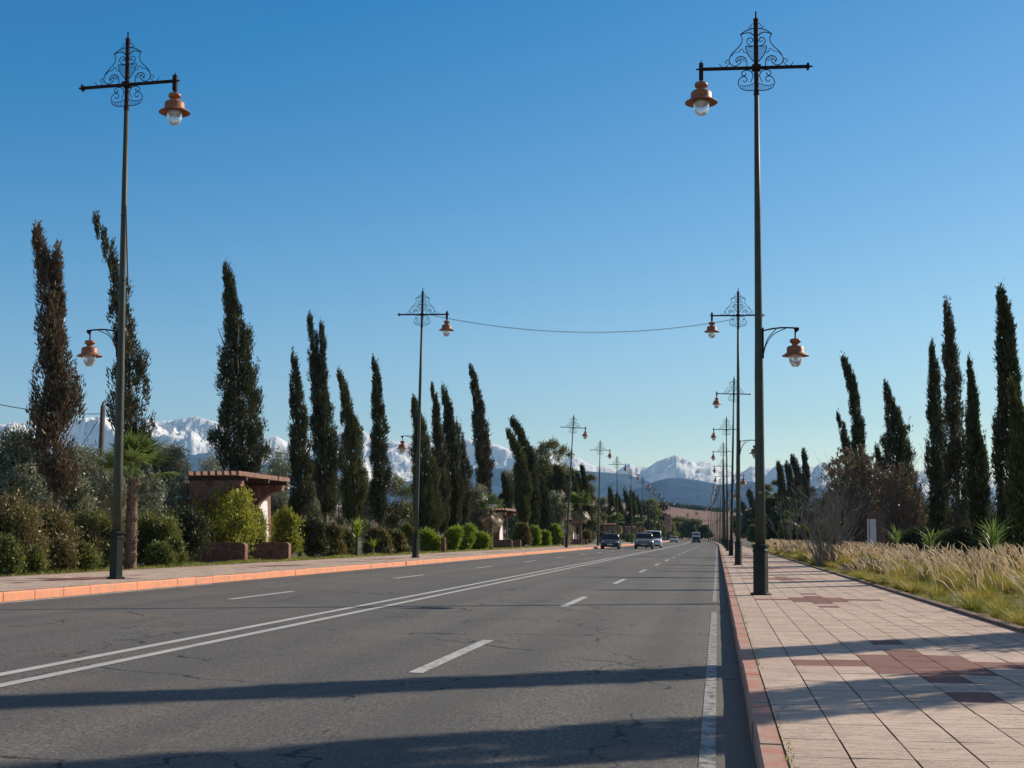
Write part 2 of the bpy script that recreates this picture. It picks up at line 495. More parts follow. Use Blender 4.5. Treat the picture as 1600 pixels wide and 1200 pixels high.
def markings():
    mb = MB()
    def seg(x, wd, y0, y1, mi=0, step=10.0):
        mb.mi = mi
        ys = [y0]
        while ys[-1] < y1 - 1e-3: ys.append(min(y1, ys[-1] + step))
        for a, b2 in zip(ys[:-1], ys[1:]):
            xa, xb = x + bend(a), x + bend(b2)
            l, r = x - wd / 2, x + wd / 2
            zl, zr = rz(l) + 0.005, rz(r) + 0.005
            mb.add([(xa - wd / 2, a, zl), (xa + wd / 2, a, zr), (xb + wd / 2, b2, zr), (xb - wd / 2, b2, zl)], [(0, 1, 2, 3)])
    seg(-6.14, 0.125, -20, 700); seg(-5.74, 0.125, -20, 700)
    for k in range(-2, 50):
        seg(-2.84, 0.14, 12.35 + 12.2 * k, 16.4 + 12.2 * k, 0 if k else 1)
        seg(-8.70, 0.12, 10.6 + 12.3 * k, 14.25 + 12.3 * k)
    seg(-0.085, 0.10, -20, 24.5, 2); seg(-0.085, 0.09, 28.5, 300, 2)
    seg(-11.24, 0.10, 5, 28.5, 1); seg(-11.24, 0.10, 45, 150, 1); seg(-11.24, 0.10, 170, 420, 1)
    tag(mb.build('road_markings', [M['paint'], M['paint_worn'], M['paint_edge']]), kind='structure')
markings()

def kerb(xf, xb, z0, z1, mat, seed):
    """a row of kerb blocks one metre long; xf = face towards the road, xb = back"""
    rnd = random.Random(seed); mb = MB()
    y = -12.0; s = 1 if xb > xf else -1; c = 0.022
    while y < 620:
        L = 1.0 if y < 120 else 5.0
        a, b2 = y + 0.009, y + L - 0.009
        if y >= 120: a, b2 = y, y + L + 0.001
        dx = rnd.uniform(-0.004, 0.004); dz = rnd.uniform(-0.005, 0.004)
        pr = [(xf + dx, z0 - 0.2), (xf + dx + s * 0.006, z1 - c + dz), (xf + dx + s * c, z1 + dz), (xb, z1 + dz - 0.002), (xb, z0 - 0.2)]
        if s < 0: pr = pr[::-1]
        ba, bb = bend(a), bend(b2)
        n = 5
        va = [(p[0] + ba, a, p[1]) for p in pr]; vb = [(p[0] + bb, b2, p[1]) for p in pr]
        mb.add(va + vb, [(0, 1, 2, 3, 4), (9, 8, 7, 6, 5)] + [((i + 1) % n, i, i + n, (i + 1) % n + n) for i in range(n)])
        y += L
    return tag(mb.build('kerb', mat), kind='structure')
kerb(0.20, 0.345, 0, 0.155, M['kerb_r'], 1)
kerb(-11.42, -11.60, 0.32, 0.475, M['kerb_l'], 2)

def pavement(x0, cols, cw, z, y0, y1, rl, centre_col, yc, seed):
    """tiles as separate slabs over a dark mortar bed, red diamonds inlaid"""
    rnd = np.random.default_rng(seed)
    Q = []; mi = []; tint = []
    j = 0; gap = 0.0035
    period = 20
    y = y0
    while y < y1:
        jj = round((y + rl / 2 - yc) / rl)
        k = (jj + period // 2) % period - period // 2
        offs = rnd.uniform(-0.02, 0.02, cols)
        for c in range(cols):
            a = x0 + c * cw + gap + rnd.uniform(0, 0.003); b = x0 + (c + 1) * cw - gap - rnd.uniform(0, 0.003)
            dc = abs(c - centre_col)
            red = (abs(k) == 4 and dc == 0) or (abs(k) == 2 and dc == 0) or (abs(k) == 1 and dc <= 1) or (k == 0 and dc <= 3)
            ya, yb = y + gap, y + rl - gap
            ba, bb = bend(ya), bend(yb)
            h = rnd.uniform(-0.002, 0.002, 4) + z
            Q.append([(a + ba, ya, h[0]), (b + ba, ya, h[1]), (b + bb, yb, h[2]), (a + bb, yb, h[3])])
            mi.append(1 if red else 0); tint.append(rnd.random())
        y += rl
    x1 = x0 + cols * cw
    ys = list(np.arange(y0 - 10, 700, 10.0))
    for a, b in zip(ys[:-1], ys[1:]):
        Q.append([(x0 - 0.01 + bend(a), a, z - 0.007), (x1 + 0.01 + bend(a), a, z - 0.007), (x1 + 0.01 + bend(b), b, z - 0.007), (x0 - 0.01 + bend(b), b, z - 0.007)])
        mi.append(2); tint.append(0)
    me = quads_mesh('pavement', np.array(Q), [M['tile'], M['tile_red'], M['joint']], tint, mi)
    return tag(link('pavement', me), kind='structure')
pavement(0.352, 10, 0.343, 0.155, -3.0, 420, 0.66, 4, 13.1, 5)
pavement(-15.75, 12, 0.345, 0.475, 8.0, 420, 0.66, 6, 27.0, 6)
strip('pavement_edging', [(3.78, 0.0), (3.785, 0.20), (3.90, 0.205), (3.91, 0.0)], YS, M['edging'])
strip('pavement_edging', [(-15.88, 0.3), (-15.87, 0.485), (-15.76, 0.485), (-15.755, 0.3)], YS, M['edging'])

# ------------------------------------------------------------------ mountains and far slopes
def mountain_mat(name, rock1, rock2, snow, snow_amt=0.5, scale=0.002):
    m, t, b = new_mat(name)
    b.inputs['Roughness'].default_value = 0.9
    b.inputs['Specular IOR Level'].default_value = 0.1
    co = coords(t)
    n1 = noise_(t, co, scale, 8, 0.65)
    c = mix(t, rng_(t, n1, 0.4, 0.6), rock1, rock2)
    if snow:
        geo = t.nodes.new('ShaderNodeNewGeometry')
        sp = t.nodes.new('ShaderNodeSeparateXYZ'); t.links.new(geo.outputs['Normal'], sp.inputs[0])
        at = nd(t, 'Attribute', attribute_name='alt')
        n2 = noise_(t, mapping(t, co, (1, 0.6, 2.6)), scale * 4.5, 9, 0.78)
        v = mth(t, 'ADD', mth(t, 'MULTIPLY', at.outputs['Fac'], 0.95), mth(t, 'MULTIPLY', n2, 1.8))
        v = mth(t, 'ADD', v, mth(t, 'MULTIPLY', sp.outputs[2], 0.25))
        f = rng_(t, v, snow_amt, snow_amt + 0.07)
        c = mix(t, f, c, (0.95, 0.94, 0.93))
    t.links.new(c, b.inputs['Base Color'])
    bump(t, b, noise_(t, co, scale * 3, 9, 0.78), 0.6, 110)
    return m

def interp(pts, x):
    return np.interp(x, [p[0] for p in pts], [p[1] for p in pts])

def ridge_noise(x, y, seed, octs=7):
    """ridged fractal noise, one value per vertex, about 0..1"""
    o = Vector((seed * 17.3, seed * 5.1, seed * 0.7)); f = noise.ridged_multi_fractal
    return np.array([f(Vector((a, b, 0)) + o, 0.72, 2.05, octs, 1.0, 2.0) for a, b in zip(x.tolist(), y.tolist())]) / 2.4

def range_mesh(name, crest, r_front, r_crest, r_back, mat, rel, seed, ncol=700, nrow=46, kx=0.9, px0=-260, px1=1860, zbase=0.0, foot=None):
    px = np.linspace(px0, px1, ncol)
    cy = interp(crest, px)
    jag = rel * 16
    az = np.array([math.atan2(*(ray(p, 840).xy)) for p in px])
    rows = np.linspace(0, 1, nrow)
    V = np.zeros((nrow + 6, ncol, 3)); alt = np.zeros((nrow + 6, ncol))
    fd = 1 / np.array([math.cos(a + YAW) for a in az])       # distance along the ray per unit depth
    elev = (840 - cy) / FPX / fd / cT                           # tan of elevation, close enough
    H = elev * r_crest
    for j in range(nrow + 6):
        t = j / (nrow - 1)
        if t <= 1: r = r_front + (r_crest - r_front) * t
        else: r = r_crest + (r_back - r_crest) * (t - 1) * (nrow - 1) / 6
        x = r * np.sin(az); y = r * np.cos(az)
        s = kx / 1000.0
        nz = ridge_noise(x * s, y * s, seed)
        if t <= 1:
            prof = t ** 1.1
            env = np.sin(math.pi * min(1, t)) ** 0.8
            h = H * (prof + rel * env * (nz - 0.45) * 1.05) + zbase
            h = np.minimum(h, H * r / r_crest * (0.985 - 0.05 * (1 - nz))) if t < 1 else H * (1 - 0.05 * rel * (1 - np.clip(nz, 0, 1))) + zbase
        else:
            q = (t - 1) * (nrow - 1) / 6
            h = H * (1 - q) ** 1.2 if q < 1 else H * 0 
        V[j, :, 0] = x; V[j, :, 1] = y; V[j, :, 2] = np.maximum(h, -5)
        alt[j] = np.maximum(h, 0) / max(H.max(), 1)
    me = bpy.data.meshes.new(name)
    R_ = nrow + 6
    vv = V.reshape(-1, 3)
    idx = np.arange(R_ * ncol).reshape(R_, ncol)
    f = np.stack([idx[:-1, :-1], idx[:-1, 1:], idx[1:, 1:], idx[1:, :-1]], -1).reshape(-1, 4)
    me.vertices.add(len(vv)); me.vertices.foreach_set('co', vv.astype(np.float32).ravel())
    me.loops.add(f.size); me.loops.foreach_set('vertex_index', f.astype(np.int32).ravel())
    me.polygons.add(len(f)); me.polygons.foreach_set('loop_start', np.arange(0, f.size, 4, dtype=np.int32))
    me.materials.append(mat); me.update(calc_edges=True)
    me.polygons.foreach_set('use_smooth', np.ones(len(f), dtype=bool))
    a = me.attributes.new('alt', 'FLOAT', 'POINT'); a.data.foreach_set('value', alt.ravel().astype(np.float32))
    return tag(link(name, me), kind='structure')

SNOW = [(-260, 668), (-60, 662), (0, 660), (18, 657), (35, 655), (60, 664), (85, 668), (105, 657), (125, 651), (140, 649), (160, 650), (180, 660), (205, 664), (218, 652), (240, 655), (262, 653), (285, 650), (300, 646), (315, 652), (335, 658), (352, 668), (400, 684), (428, 680), (445, 689), (470, 684), (490, 692), (520, 680), (545, 672), (562, 673), (585, 684), (600, 692), (612, 688), (635, 692), (660, 690), (690, 694), (715, 690), (732, 685), (748, 690), (765, 692), (785, 697), (800, 704), (830, 700), (860, 705), (880, 716), (896, 712), (905, 714), (918, 722), (932, 728), (947, 728), (965, 734), (985, 722), (996, 728), (1015, 728), (1028, 719), (1044, 713), (1058, 708), (1072, 715), (1090, 722), (1100, 719), (1112, 720), (1125, 728), (1150, 737), (1165, 735), (1175, 727), (1192, 727), (1208, 731), (1222, 722), (1232, 726), (1246, 716), (1260, 726), (1276, 728), (1290, 720), (1310, 728), (1340, 732), (1400, 738), (1450, 734), (1500, 744), (1600, 745), (1860, 748)]
FOOT_A = [(-260, 715), (0, 712), (100, 708), (200, 706), (280, 704), (325, 706), (370, 716), (430, 728), (520, 738), (600, 746), (640, 749), (700, 738), (760, 732), (850, 734), (900, 735), (940, 737), (975, 740), (1005, 747), (1030, 760), (1060, 776), (1100, 800), (1200, 820), (1860, 830)]
FOOT_B = [(-260, 838), (800, 830), (900, 800), (930, 790), (960, 775), (1000, 762), (1025, 752), (1045, 747), (1065, 747), (1095, 751), (1125, 758), (1150, 755), (1172, 752), (1190, 754), (1215, 759), (1240, 755), (1270, 762), (1310, 768), (1400, 776), (1600, 786), (1860, 790)]
PLAIN = [(-260, 800), (600, 790), (880, 787), (936, 784), (960, 782), (1000, 784), (1040, 788), (1080, 793), (1120, 797), (1180, 800), (1400, 805), (1860, 806)]
m_snow = mountain_mat('snowy_mountain_rock', (0.05, 0.06, 0.08), (0.12, 0.12, 0.13), True, 1.10, 0.0011)
m_foot = mountain_mat('haze_blue_wooded_foothill', (0.026, 0.062, 0.135), (0.060, 0.105, 0.18), False, 0, 0.0022)  # blue of the distant haze mixed into the woodland base colour
m_hill = mountain_mat('haze_blue_wooded_hill', (0.018, 0.055, 0.14), (0.048, 0.095, 0.18), False, 0, 0.0028)  # base colour carries painted haze blue on top of dark woodland
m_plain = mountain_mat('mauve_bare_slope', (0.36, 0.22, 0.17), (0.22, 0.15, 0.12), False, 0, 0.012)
range_mesh('snowy_mountains', SNOW, 6800, 13300, 15000, m_snow, 0.72, 11, 1500, 150, 0.42)
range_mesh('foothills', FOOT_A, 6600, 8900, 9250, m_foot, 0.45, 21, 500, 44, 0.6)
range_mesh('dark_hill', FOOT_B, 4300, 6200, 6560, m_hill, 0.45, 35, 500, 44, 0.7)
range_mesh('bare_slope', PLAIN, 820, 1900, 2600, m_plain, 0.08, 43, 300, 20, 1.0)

# ------------------------------------------------------------------ street lamps
def smooth_curve(pts, n=5):
    P = [Vector(p) for p in pts]; out = []
    for i in range(len(P) - 1):
        p0 = P[max(i - 1, 0)]; p1 = P[i]; p2 = P[i + 1]; p3 = P[min(i + 2, len(P) - 1)]
        for k in range(n):
            t = k / n
            out.append(0.5 * ((2 * p1) + (p2 - p0) * t + (2 * p0 - 5 * p1 + 4 * p2 - p3) * t * t + (3 * p1 - p0 - 3 * p2 + p3) * t ** 3))
    out.append(P[-1]); return out

ARM_Z = 11.15
def scroll(side, lower=False):
    mb = MB(); mb.smooth = True
    k = 0.00264
    def P(lst): return [(side * (x - 868) * k, 0, (565 - (y + 0.093 * (x - 866))) * k + ARM_Z) for x, y in lst]
    def line(lst, r=0.0105): mb.tube(smooth_curve(P(lst), 4), r, 4)
    def bar(a, b, r=0.005): mb.tube(P([a, b]), r, 3)
    if not lower:
        line([(875, 232), (905, 230), (935, 236), (965, 250), (995, 270)])
        line([(995, 270), (980, 298), (984, 340), (1010, 375), (1045, 405), (1073, 440), (1084, 480), (1070, 512), (1040, 530), (1010, 520), (990, 500), (1000, 482), (1020, 490), (1016, 506)])
        line([(875, 310), (895, 280), (920, 263), (955, 262), (995, 271)])
        for q in range(6):
            x = 884 + q * 17
            bar((x, 231 + q * q * 1.0), (x, 300 - q * 8 if q < 3 else 262))
        line([(876, 224), (882, 200), (893, 190), (906, 196), (908, 208), (898, 213)], 0.008)
        line([(885, 232), (905, 232), (918, 222), (929, 207)], 0.008)
        line([(878, 378), (905, 376), (932, 356), (942, 330), (925, 308), (902, 310), (893, 334), (908, 344), (918, 330)])
        line([(884, 512), (912, 478), (938, 432), (952, 376), (920, 380), (880, 378)])
        for q in range(11):
            y = 388 + q * 11
            xr = 950 - max(0, (y - 400)) * 0.52
            bar((880, y), (max(890, xr), y))
        line([(944, 432), (968, 420), (974, 398), (990, 394), (1004, 412), (1040, 416), (1070, 444)], 0.008)
        line([(943, 545), (944, 500), (958, 470), (988, 454), (1018, 460), (1032, 484), (1020, 502)])
        for q in range(8):
            a = math.radians(185 - q * 18)
            cx, cy = 990, 498
            bar((cx + 16 * math.cos(a), cy - 16 * math.sin(a)), (cx + 46 * math.cos(a), cy - 43 * math.sin(a)))
        line([(1083, 500), (1086, 480), (1100, 472), (1116, 482), (1112, 496), (1101, 494)], 0.008)
        line([(1084, 500), (1108, 524), (1140, 526), (1166, 494)], 0.008)
    else:
        line([(893, 628), (905, 598), (928, 580), (955, 576), (980, 586), (985, 604), (970, 620), (950, 612), (955, 597)])
        line([(890, 752), (950, 744), (995, 718), (1013, 675), (1000, 640), (970, 625), (945, 640), (945, 662), (964, 672), (978, 656)])
        line([(886, 692), (930, 706), (975, 704), (1000, 690)], 0.008)
        for q in range(7):
            x = 896 + q * 14
            bar((x, 697 + q * 1.5), (x, 749 - q * 3))
        line([(892, 625), (902, 650), (915, 682)], 0.009)
    return mb.mesh('scrollwork', M['iron'])

def make_lamp(name):
    root = bpy.data.objects.new(name, None); COL.objects.link(root)
    # base
    mb = MB(); mb.lathe([(0.215, 0.0), (0.215, 0.03), (0.19, 0.045)], seg=6)
    mb.build('base_plate', M['base'], root)
    mb = MB(); mb.smooth = False
    mb.lathe([(0.158, 0.045), (0.153, 0.09), (0.150, 0.86), (0.162, 0.875), (0.162, 0.91), (0.145, 0.925), (0.145, 0.96), (0.185, 0.985), (0.185, 1.015), (0.13, 1.03), (0.1, 1.035)], seg=6)
    bc = mb.build('base_column', M['base'], root)
    mb = MB(); mb.box(-0.045, 0.045, -0.148, -0.128, 0.30, 0.62); mb.box(-0.012, 0.012, -0.153, -0.148, 0.57, 0.59)
    mb.build('access_door', M['base'], root)
    mb = MB(); mb.smooth = True
    mb.lathe([(0.104, 1.03), (0.098, 2.5), (0.090, 4.5), (0.080, 5.3), (0.066, 8.0), (0.050, 10.7)], seg=12)
    mb.build('pole', M['pole'], root)
    mb = MB()
    mb.lathe([(0.065, 10.55), (0.062, 10.57), (0.05, 10.7), (0.052, 12.18), (0.058, 12.2), (0.058, 12.24), (0.02, 12.245)], seg=8)
    mb.lathe([(0.0, 12.42), (0.018, 12.40), (0.02, 12.24)], seg=6)
    mb.build('mast_tube', M['iron'], root)
    mb = MB()
    mb.box(-1.20, 1.12, -0.028, 0.028, ARM_Z - 0.03, ARM_Z + 0.03)
    mb.box(1.06, 1.105, -0.06, 0.06, ARM_Z - 0.065, ARM_Z + 0.065)
    mb.box(-0.09, 0.09, -0.085, 0.085, ARM_Z - 0.055, ARM_Z + 0.055)
    mb.tube([(1.12, 0, ARM_Z), (1.18, 0, ARM_Z)], 0.02, 6); mb.tube([(-1.2, 0, ARM_Z), (-1.28, 0, ARM_Z)], 0.02, 6)
    arm = mb.build('crossarm', M['iron'], root)
    for me in (scroll(1), scroll(-1), scroll(1, True), scroll(-1, True)):
        link('scrollwork', me, root)
    mb = MB(); mb.box(-1.215, -1.125, -0.045, 0.045, ARM_Z - 0.23, ARM_Z + 0.13)
    mb.tube([(-1.17, 0, ARM_Z + 0.13), (-1.17, 0, ARM_Z + 0.19)], [0.02, 0.012], 6)
    mb.tube([(-1.17, 0, ARM_Z - 0.23), (-1.17, 0, ARM_Z - 0.30)], 0.03, 8)
    mb.build('lantern_holder', M['iron'], root)
    def lantern(x, ztop, s):
        e = bpy.data.objects.new('lantern', None); COL.objects.link(e); e.parent = root; e.location = (x, 0, ztop); e.scale = (s,) * 3
        mb = MB(); mb.smooth = True
        mb.lathe([(0.03, 0.02), (0.12, 0.0), (0.142, -0.03), (0.142, -0.075), (0.12, -0.10), (0.09, -0.11), (0.088, -0.16), (0.10, -0.175), (0.19, -0.19), (0.222, -0.23), (0.225, -0.345), (0.24, -0.37), (0.345, -0.43), (0.35, -0.445), (0.335, -0.445), (0.225, -0.39), (0.175, -0.385)], seg=24)
        mb.build('shade', M['copper'], e)
        mb = MB(); mb.smooth = True
        mb.lathe([(0.172, -0.39), (0.176, -0.47), (0.165, -0.56), (0.135, -0.65), (0.08, -0.715), (0.0, -0.735)], seg=20)
        mb.build('globe', M['globe'], e)
        mb = MB(); mb.smooth = True
        mb.lathe([(0.15, -0.392), (0.12, -0.43), (0.05, -0.45), (0.045, -0.53), (0.0, -0.56)], seg=12)
        mb.build('bulb', M['bulb'], e)
    lantern(-1.17, ARM_Z - 0.30, 1.0)
    # lower bracket on the path side
    mb = MB(); mb.smooth = False
    bz = 5.50
    mb.box(0.078, 0.105, -0.035, 0.035, bz - 0.62, bz + 0.02)
    mb.tube(smooth_curve([(0.09, 0, bz - 0.04), (0.25, 0, bz - 0.005), (0.45, 0, bz + 0.02), (0.62, 0, bz + 0.02), (0.83, 0, bz + 0.01)], 3), 0.018, 6)
    mb.tube(smooth_curve([(0.10, 0, bz - 0.52), (0.13, 0, bz - 0.36), (0.21, 0, bz - 0.17), (0.36, 0, bz - 0.01)], 4), 0.010, 5)
    mb.tube(smooth_curve([(0.10, 0, bz - 0.52), (0.16, 0, bz - 0.32), (0.30, 0, bz - 0.12), (0.56, 0, bz + 0.01)], 4), 0.010, 5)
    mb.prism([(0.72, bz), (0.83, bz + 0.01), (0.83, bz - 0.03), (0.76, bz - 0.09)], -0.012, 0.012)
    mb.tube([(0.75, 0, bz), (0.75, 0, bz - 0.23)], 0.017, 6)
    mb.build('bracket', M['iron'], root)
    lantern(0.75, bz - 0.22, 0.80)
    return root

ORD = ['nearest', 'second', 'third', 'fourth', 'fifth', 'sixth', 'seventh', 'eighth', 'ninth', 'tenth', 'eleventh', 'twelfth', 'thirteenth', 'fourteenth', 'fifteenth', 'sixteenth']
proto = make_lamp('street_lamp')
used_proto = False
def place_lamp(x, y, z, rzv, lean, sc, label, group):
    global used_proto
    o = proto if not used_proto else copy_tree(proto); used_proto = True
    o.location = (x, y, z); o.scale = (sc,) * 3
    o.rotation_euler = Matrix.Rotation(rzv, 3, 'Z').to_euler()
    # lean about the road axis
    o.rotation_mode = 'XYZ'
    R_ = Matrix.Rotation(math.atan2(lean, 12.4), 3, 'Y') @ Matrix.Rotation(rzv, 3, 'Z')
    o.rotation_euler = R_.to_euler()
    return tag(o, label, 'street lamp', group)
rnd = random.Random(4)
RL = [(28.4, 0.16, 1.027), (59.1, 0.24, 0.995), (90.4, 0.45, 0.98), (121.2, 0.12, 0.985)]
for k in range(15):
    y, ln, sc = RL[k] if k < 4 else (121.2 + 30.8 * (k - 3), rnd.uniform(-0.1, 0.25), 0.98)
    lab = ('tall green street lamp standing on the tiled right pavement, nearest to the viewer' if k == 0 else
           '%s street lamp from the viewer in the row along the right pavement' % ORD[k])
    place_lamp(0.88 + bend(y), y, 0.155, rnd.uniform(-0.03, 0.03) if k else 0.04, ln, sc, lab, 'street lamps along the right pavement')
LL = [(26.7, -12.69, -0.16, 0.978), (56.8, -13.1, 0.25, 0.968), (115.2, -13.08, 0.78, 0.945), (145.0, -12.95, 0.35, 0.94)]
for k in range(14):
    y, x, ln, sc = LL[k] if k < 4 else (145 + 30.0 * (k - 3), -13.0, rnd.uniform(-0.1, 0.3), 0.945)
    lab = ('tall green street lamp at the left edge, standing before the palm tree' if k == 0 else
           '%s street lamp from the viewer in the row along the left pavement' % ORD[k])
    place_lamp(x + bend(y), y, 0.475, math.pi + rnd.uniform(-0.03, 0.03), ln, sc, lab, 'street lamps along the left pavement')

stk = MB()
for z, w_ in ((2.09, 0.030),):
    stk.add([(-w_, -0.1012, z - 0.02), (w_, -0.1012, z - 0.024), (w_ * 0.8, -0.1008, z + 0.02), (-w_, -0.1008, z + 0.016)], [(0, 1, 2, 3)])
first = [o for o in COL.objects if o.get('label', '').startswith('tall green street lamp standing')][0]
stk.build('torn_sticker', M['bead'], first)
# thin rod strapped to the left lamp's pole
a = at_y(197, 322, 26.6); b = at_y(200, 447, 26.6)
rod = MB(); rod.tube([a, b], 0.016, 6)
rt = rod.build('cable_rod', M['wire'])
tag(rt, 'thin dark rod strapped upright beside the pole of the leftmost street lamp', 'rod')
for q in (0.12, 0.93):
    p = a.lerp(b, q); cl = MB(); cl.tube([p, p + Vector((-0.14, 0, 0.01))], 0.008, 4); cl.build('clamp', M['wire'], rt)

# string of lights across the road
A = Vector((-12.72, 56.8, 11.3)); B = Vector((0.98, 59.1, 11.10))
pts = []; nseg = 48
for i in range(nseg + 1):
    t = i / nseg; p = A.lerp(B, t); p.z -= 0.72 * 4 * t * (1 - t); pts.append(p)
mb = MB(); mb.tube(pts, 0.009, 4)
sl = mb.build('string_light_cable', M['wire'])
tag(sl, 'thin cable of small string lights hung across the road between two street lamps', 'string lights')
mb = MB()
for i in range(nseg * 2):
    t = (i + 0.5) / (nseg * 2); p = A.lerp(B, t); p.z -= 0.72 * 4 * t * (1 - t)
    mb.lathe([(0, 0), (0.02, -0.015), (0.018, -0.04), (0, -0.055)], tuple(p), 5)
tag(mb.build('light_bead', M['bead'], sl), kind='stuff')

# utility pole with cables far left
UY = 62.0
ut = at_y(161, 634, UY); ub = Vector((ut.x - 0.05, UY, 0.4))
up_ = thing('utility_pole', ub, 'dark wooden utility pole rising from the olive trees behind the left lamp', 'utility pole')
mb = MB(); mb.smooth = True; mb.tube([(0, 0, 0), (0.05, 0, ut.z - 0.4)], [0.17, 0.12], 10)
mb.tube([(0.05, 0, ut.z - 0.55), (0.02, 0, ut.z - 0.30), (0.12, 0, ut.z - 0.18)], 0.05, 6); mb.build('shaft', M['wood_pole'], up_)
for (e1, nm, lb, rr) in ((at_y(-60, 618, 50), 'overhead_cable', 'thin overhead cable running left from the top of the utility pole', 0.02),
                     (Vector((ut.x - 5.0, UY + 0.5, 0.5)), 'guy_wire', 'guy wire sloping down left from the utility pole', 0.018)):
    s0 = ut + Vector((0, 0, -0.4)); pts = []
    for i in range(13):
        t = i / 12; p = s0.lerp(e1, t); p.z -= (0.5 if nm == 'overhead_cable' else 0) * 4 * t * (1 - t) * 0.5; pts.append(p)
    mb = MB(); mb.tube(pts, rr, 4); tag(mb.build(nm, M['wire']), lb, 'cable')

# ------------------------------------------------------------------ stone shelters with timber roofs
def make_shelter():
    """local origin at the front edge of the near low wall; +x towards the road, +y away"""
    root = bpy.data.objects.new('stone_shelter', None); COL.objects.link(root)
    zt = 3.08
    for y0 in (0.0, 4.8):
        arc = [(0.0, 0), (-2.85 + 1.95, 0)]
        poly = [(-2.85, 0), (-2.85, zt), (-0.80, zt), (-0.80, zt - 0.22)]
        cx, cz, rx, rz_ = -0.84, 1.15, 1.30, zt - 0.24 - 1.15
        for i in range(0, 11):
            a = math.radians(90 * i / 10)
            poly.append((cx - rx * math.sin(a), cz + rz_ * math.cos(a)))
        poly.append((cx - rx, 0))
        mb = MB(); mb.prism(poly, y0, y0 + 0.38)
        mb.build('side_wall', M['stone'], root)
    mb = MB(); mb.prism([(-2.9, 0), (-2.9, 2.75), (-2.35, 2.75), (-2.2, 0)], 5.2, 7.9)
    sw = mb.build('end_wall', M['stone'], root)
    mb = MB()
    x1 = lambda z: -2.2 - 0.15 * z / 2.75 + 0.012
    mb.add([(x1(0.3), 5.3, 0.3), (x1(0.3), 7.45, 0.3), (x1(2.5), 7.45, 2.5), (x1(2.5), 5.3, 2.5),
            (x1(0.3) - .02, 5.3, 0.3), (x1(0.3) - .02, 7.45, 0.3), (x1(2.5) - .02, 7.45, 2.5), (x1(2.5) - .02, 5.3, 2.5)],
           [(0, 1, 2, 3), (7, 6, 5, 4), (0, 4, 5, 1), (1, 5, 6, 2), (2, 6, 7, 3), (3, 7, 4, 0)])
    mb.build('white_panel', M['plaster'], root)
    for y0 in (-1.5, 3.5):
        mb = MB(); mb.smooth = False
        poly = [(-1.75, 0), (-1.75, 0.72), (-0.14, 0.72), (-0.04, 0.68), (0.0, 0.60), (0.0, 0)]
        mb.prism(poly, y0, y0 + 0.32); mb.build('low_wall', M['stone'], root)
    for y0 in (0.1, 2.6, 4.9):
        mb = MB(); mb.box(-2.95, -0.60, y0, y0 + 0.14, zt + 0.002, zt + 0.17); mb.build('rafter', M['rafter'], root)
    for i in range(8):
        x = -2.86 + i * 0.285
        mb = MB(); mb.box(x, x + 0.10, -0.30, 5.8, zt + 0.172, zt + 0.35); mb.build('roof_beam', M['beam'], root)
    mb = MB(); mb.box(-2.5, -2.1, 0.39, 4.79, 0.38, 0.46); mb.box(-2.4, -2.2, 1.2, 1.5, 0, 0.379); mb.box(-2.4, -2.2, 3.7, 4.0, 0, 0.379)
    mb.build('bench', M['stone'], root)
    return root
sh = make_shelter()
SHL = [(48.1, 'red stone shelter with slatted timber roof, nearest of the row, behind the lime green bush'),
       (112.0, 'red stone shelter with slatted timber roof beside the small bright palm, second of the row'),
       (173.0, 'red shelter behind a palm left of the dark blue car, third of the row'),
       (236.0, 'small distant red shelter seen between the dark blue car and the dark grey car'),
       (300.0, 'tiny far shelter of the row behind the dark grey car')]
for i, (y, lb) in enumerate(SHL):
    o = sh if i == 0 else copy_tree(sh)
    o.location = (-17.15 + bend(y), y, 0.44)
    tag(o, lb, 'shelter', 'stone shelters along the left pavement')

def bollard(px, X, h, lb):
    y = y_at_x(px, X)
    mb = MB(); mb.lathe([(0.17, 0), (0.16, 0.1), (0.155, h - 0.12), (0.13, h - 0.03), (0.05, h)], seg=8)
    o = mb.build('stone_bollard', M['stone']); o.location = (X, y, 0.44 if X < 0 else 0.11)
    tag(o, lb, 'bollard', 'stone bollards beside the pavements')
bollard(693, -16.4, 0.95, 'red stone bollard in front of the bright green hedge, beside the second left lamp')
bollard(880, -16.2, 0.95, 'distant stone bollard just left of the third left street lamp')
bollard(1338, 6.3, 0.78, 'red stone bollard in the pale grass right of the bare grey shrub')
bollard(1211, 4.6, 0.85, 'grey stone bollard at the pavement edge right of the nearest right lamp')
# pillar with a pale panel on the right
y = y_at_x(1371, 7.3)
pl = thing('stone_pillar', (7.3, y, 0.1), 'dark red stone pillar with a tall white panel among the dry bushes', 'pillar')
mb = MB(); mb.box(-0.36, 0.36, 0, 0.5, 0, 2.30); mb.box(-0.40, 0.40, -0.04, 0.54, 2.30, 2.40); mb.build('column', M['edging'], pl)
mb = MB(); mb.box(-0.39, -0.361, 0.03, 0.47, 0.4, 2.1); mb.box(-0.33, -0.05, -0.025, -0.001, 0.4, 2.1); mb.build('white_panel', M['plaster'], pl)
mb = MB(); mb.box(-2.4, -0.43, 0.1, 0.4, 0, 0.7); mb.build('low_wall', M['stone'], pl)

# ------------------------------------------------------------------ foliage
def rdir(rng, n):
    v = rng.normal(size=(n, 3)); return v / np.linalg.norm(v, axis=1, keepdims=True)

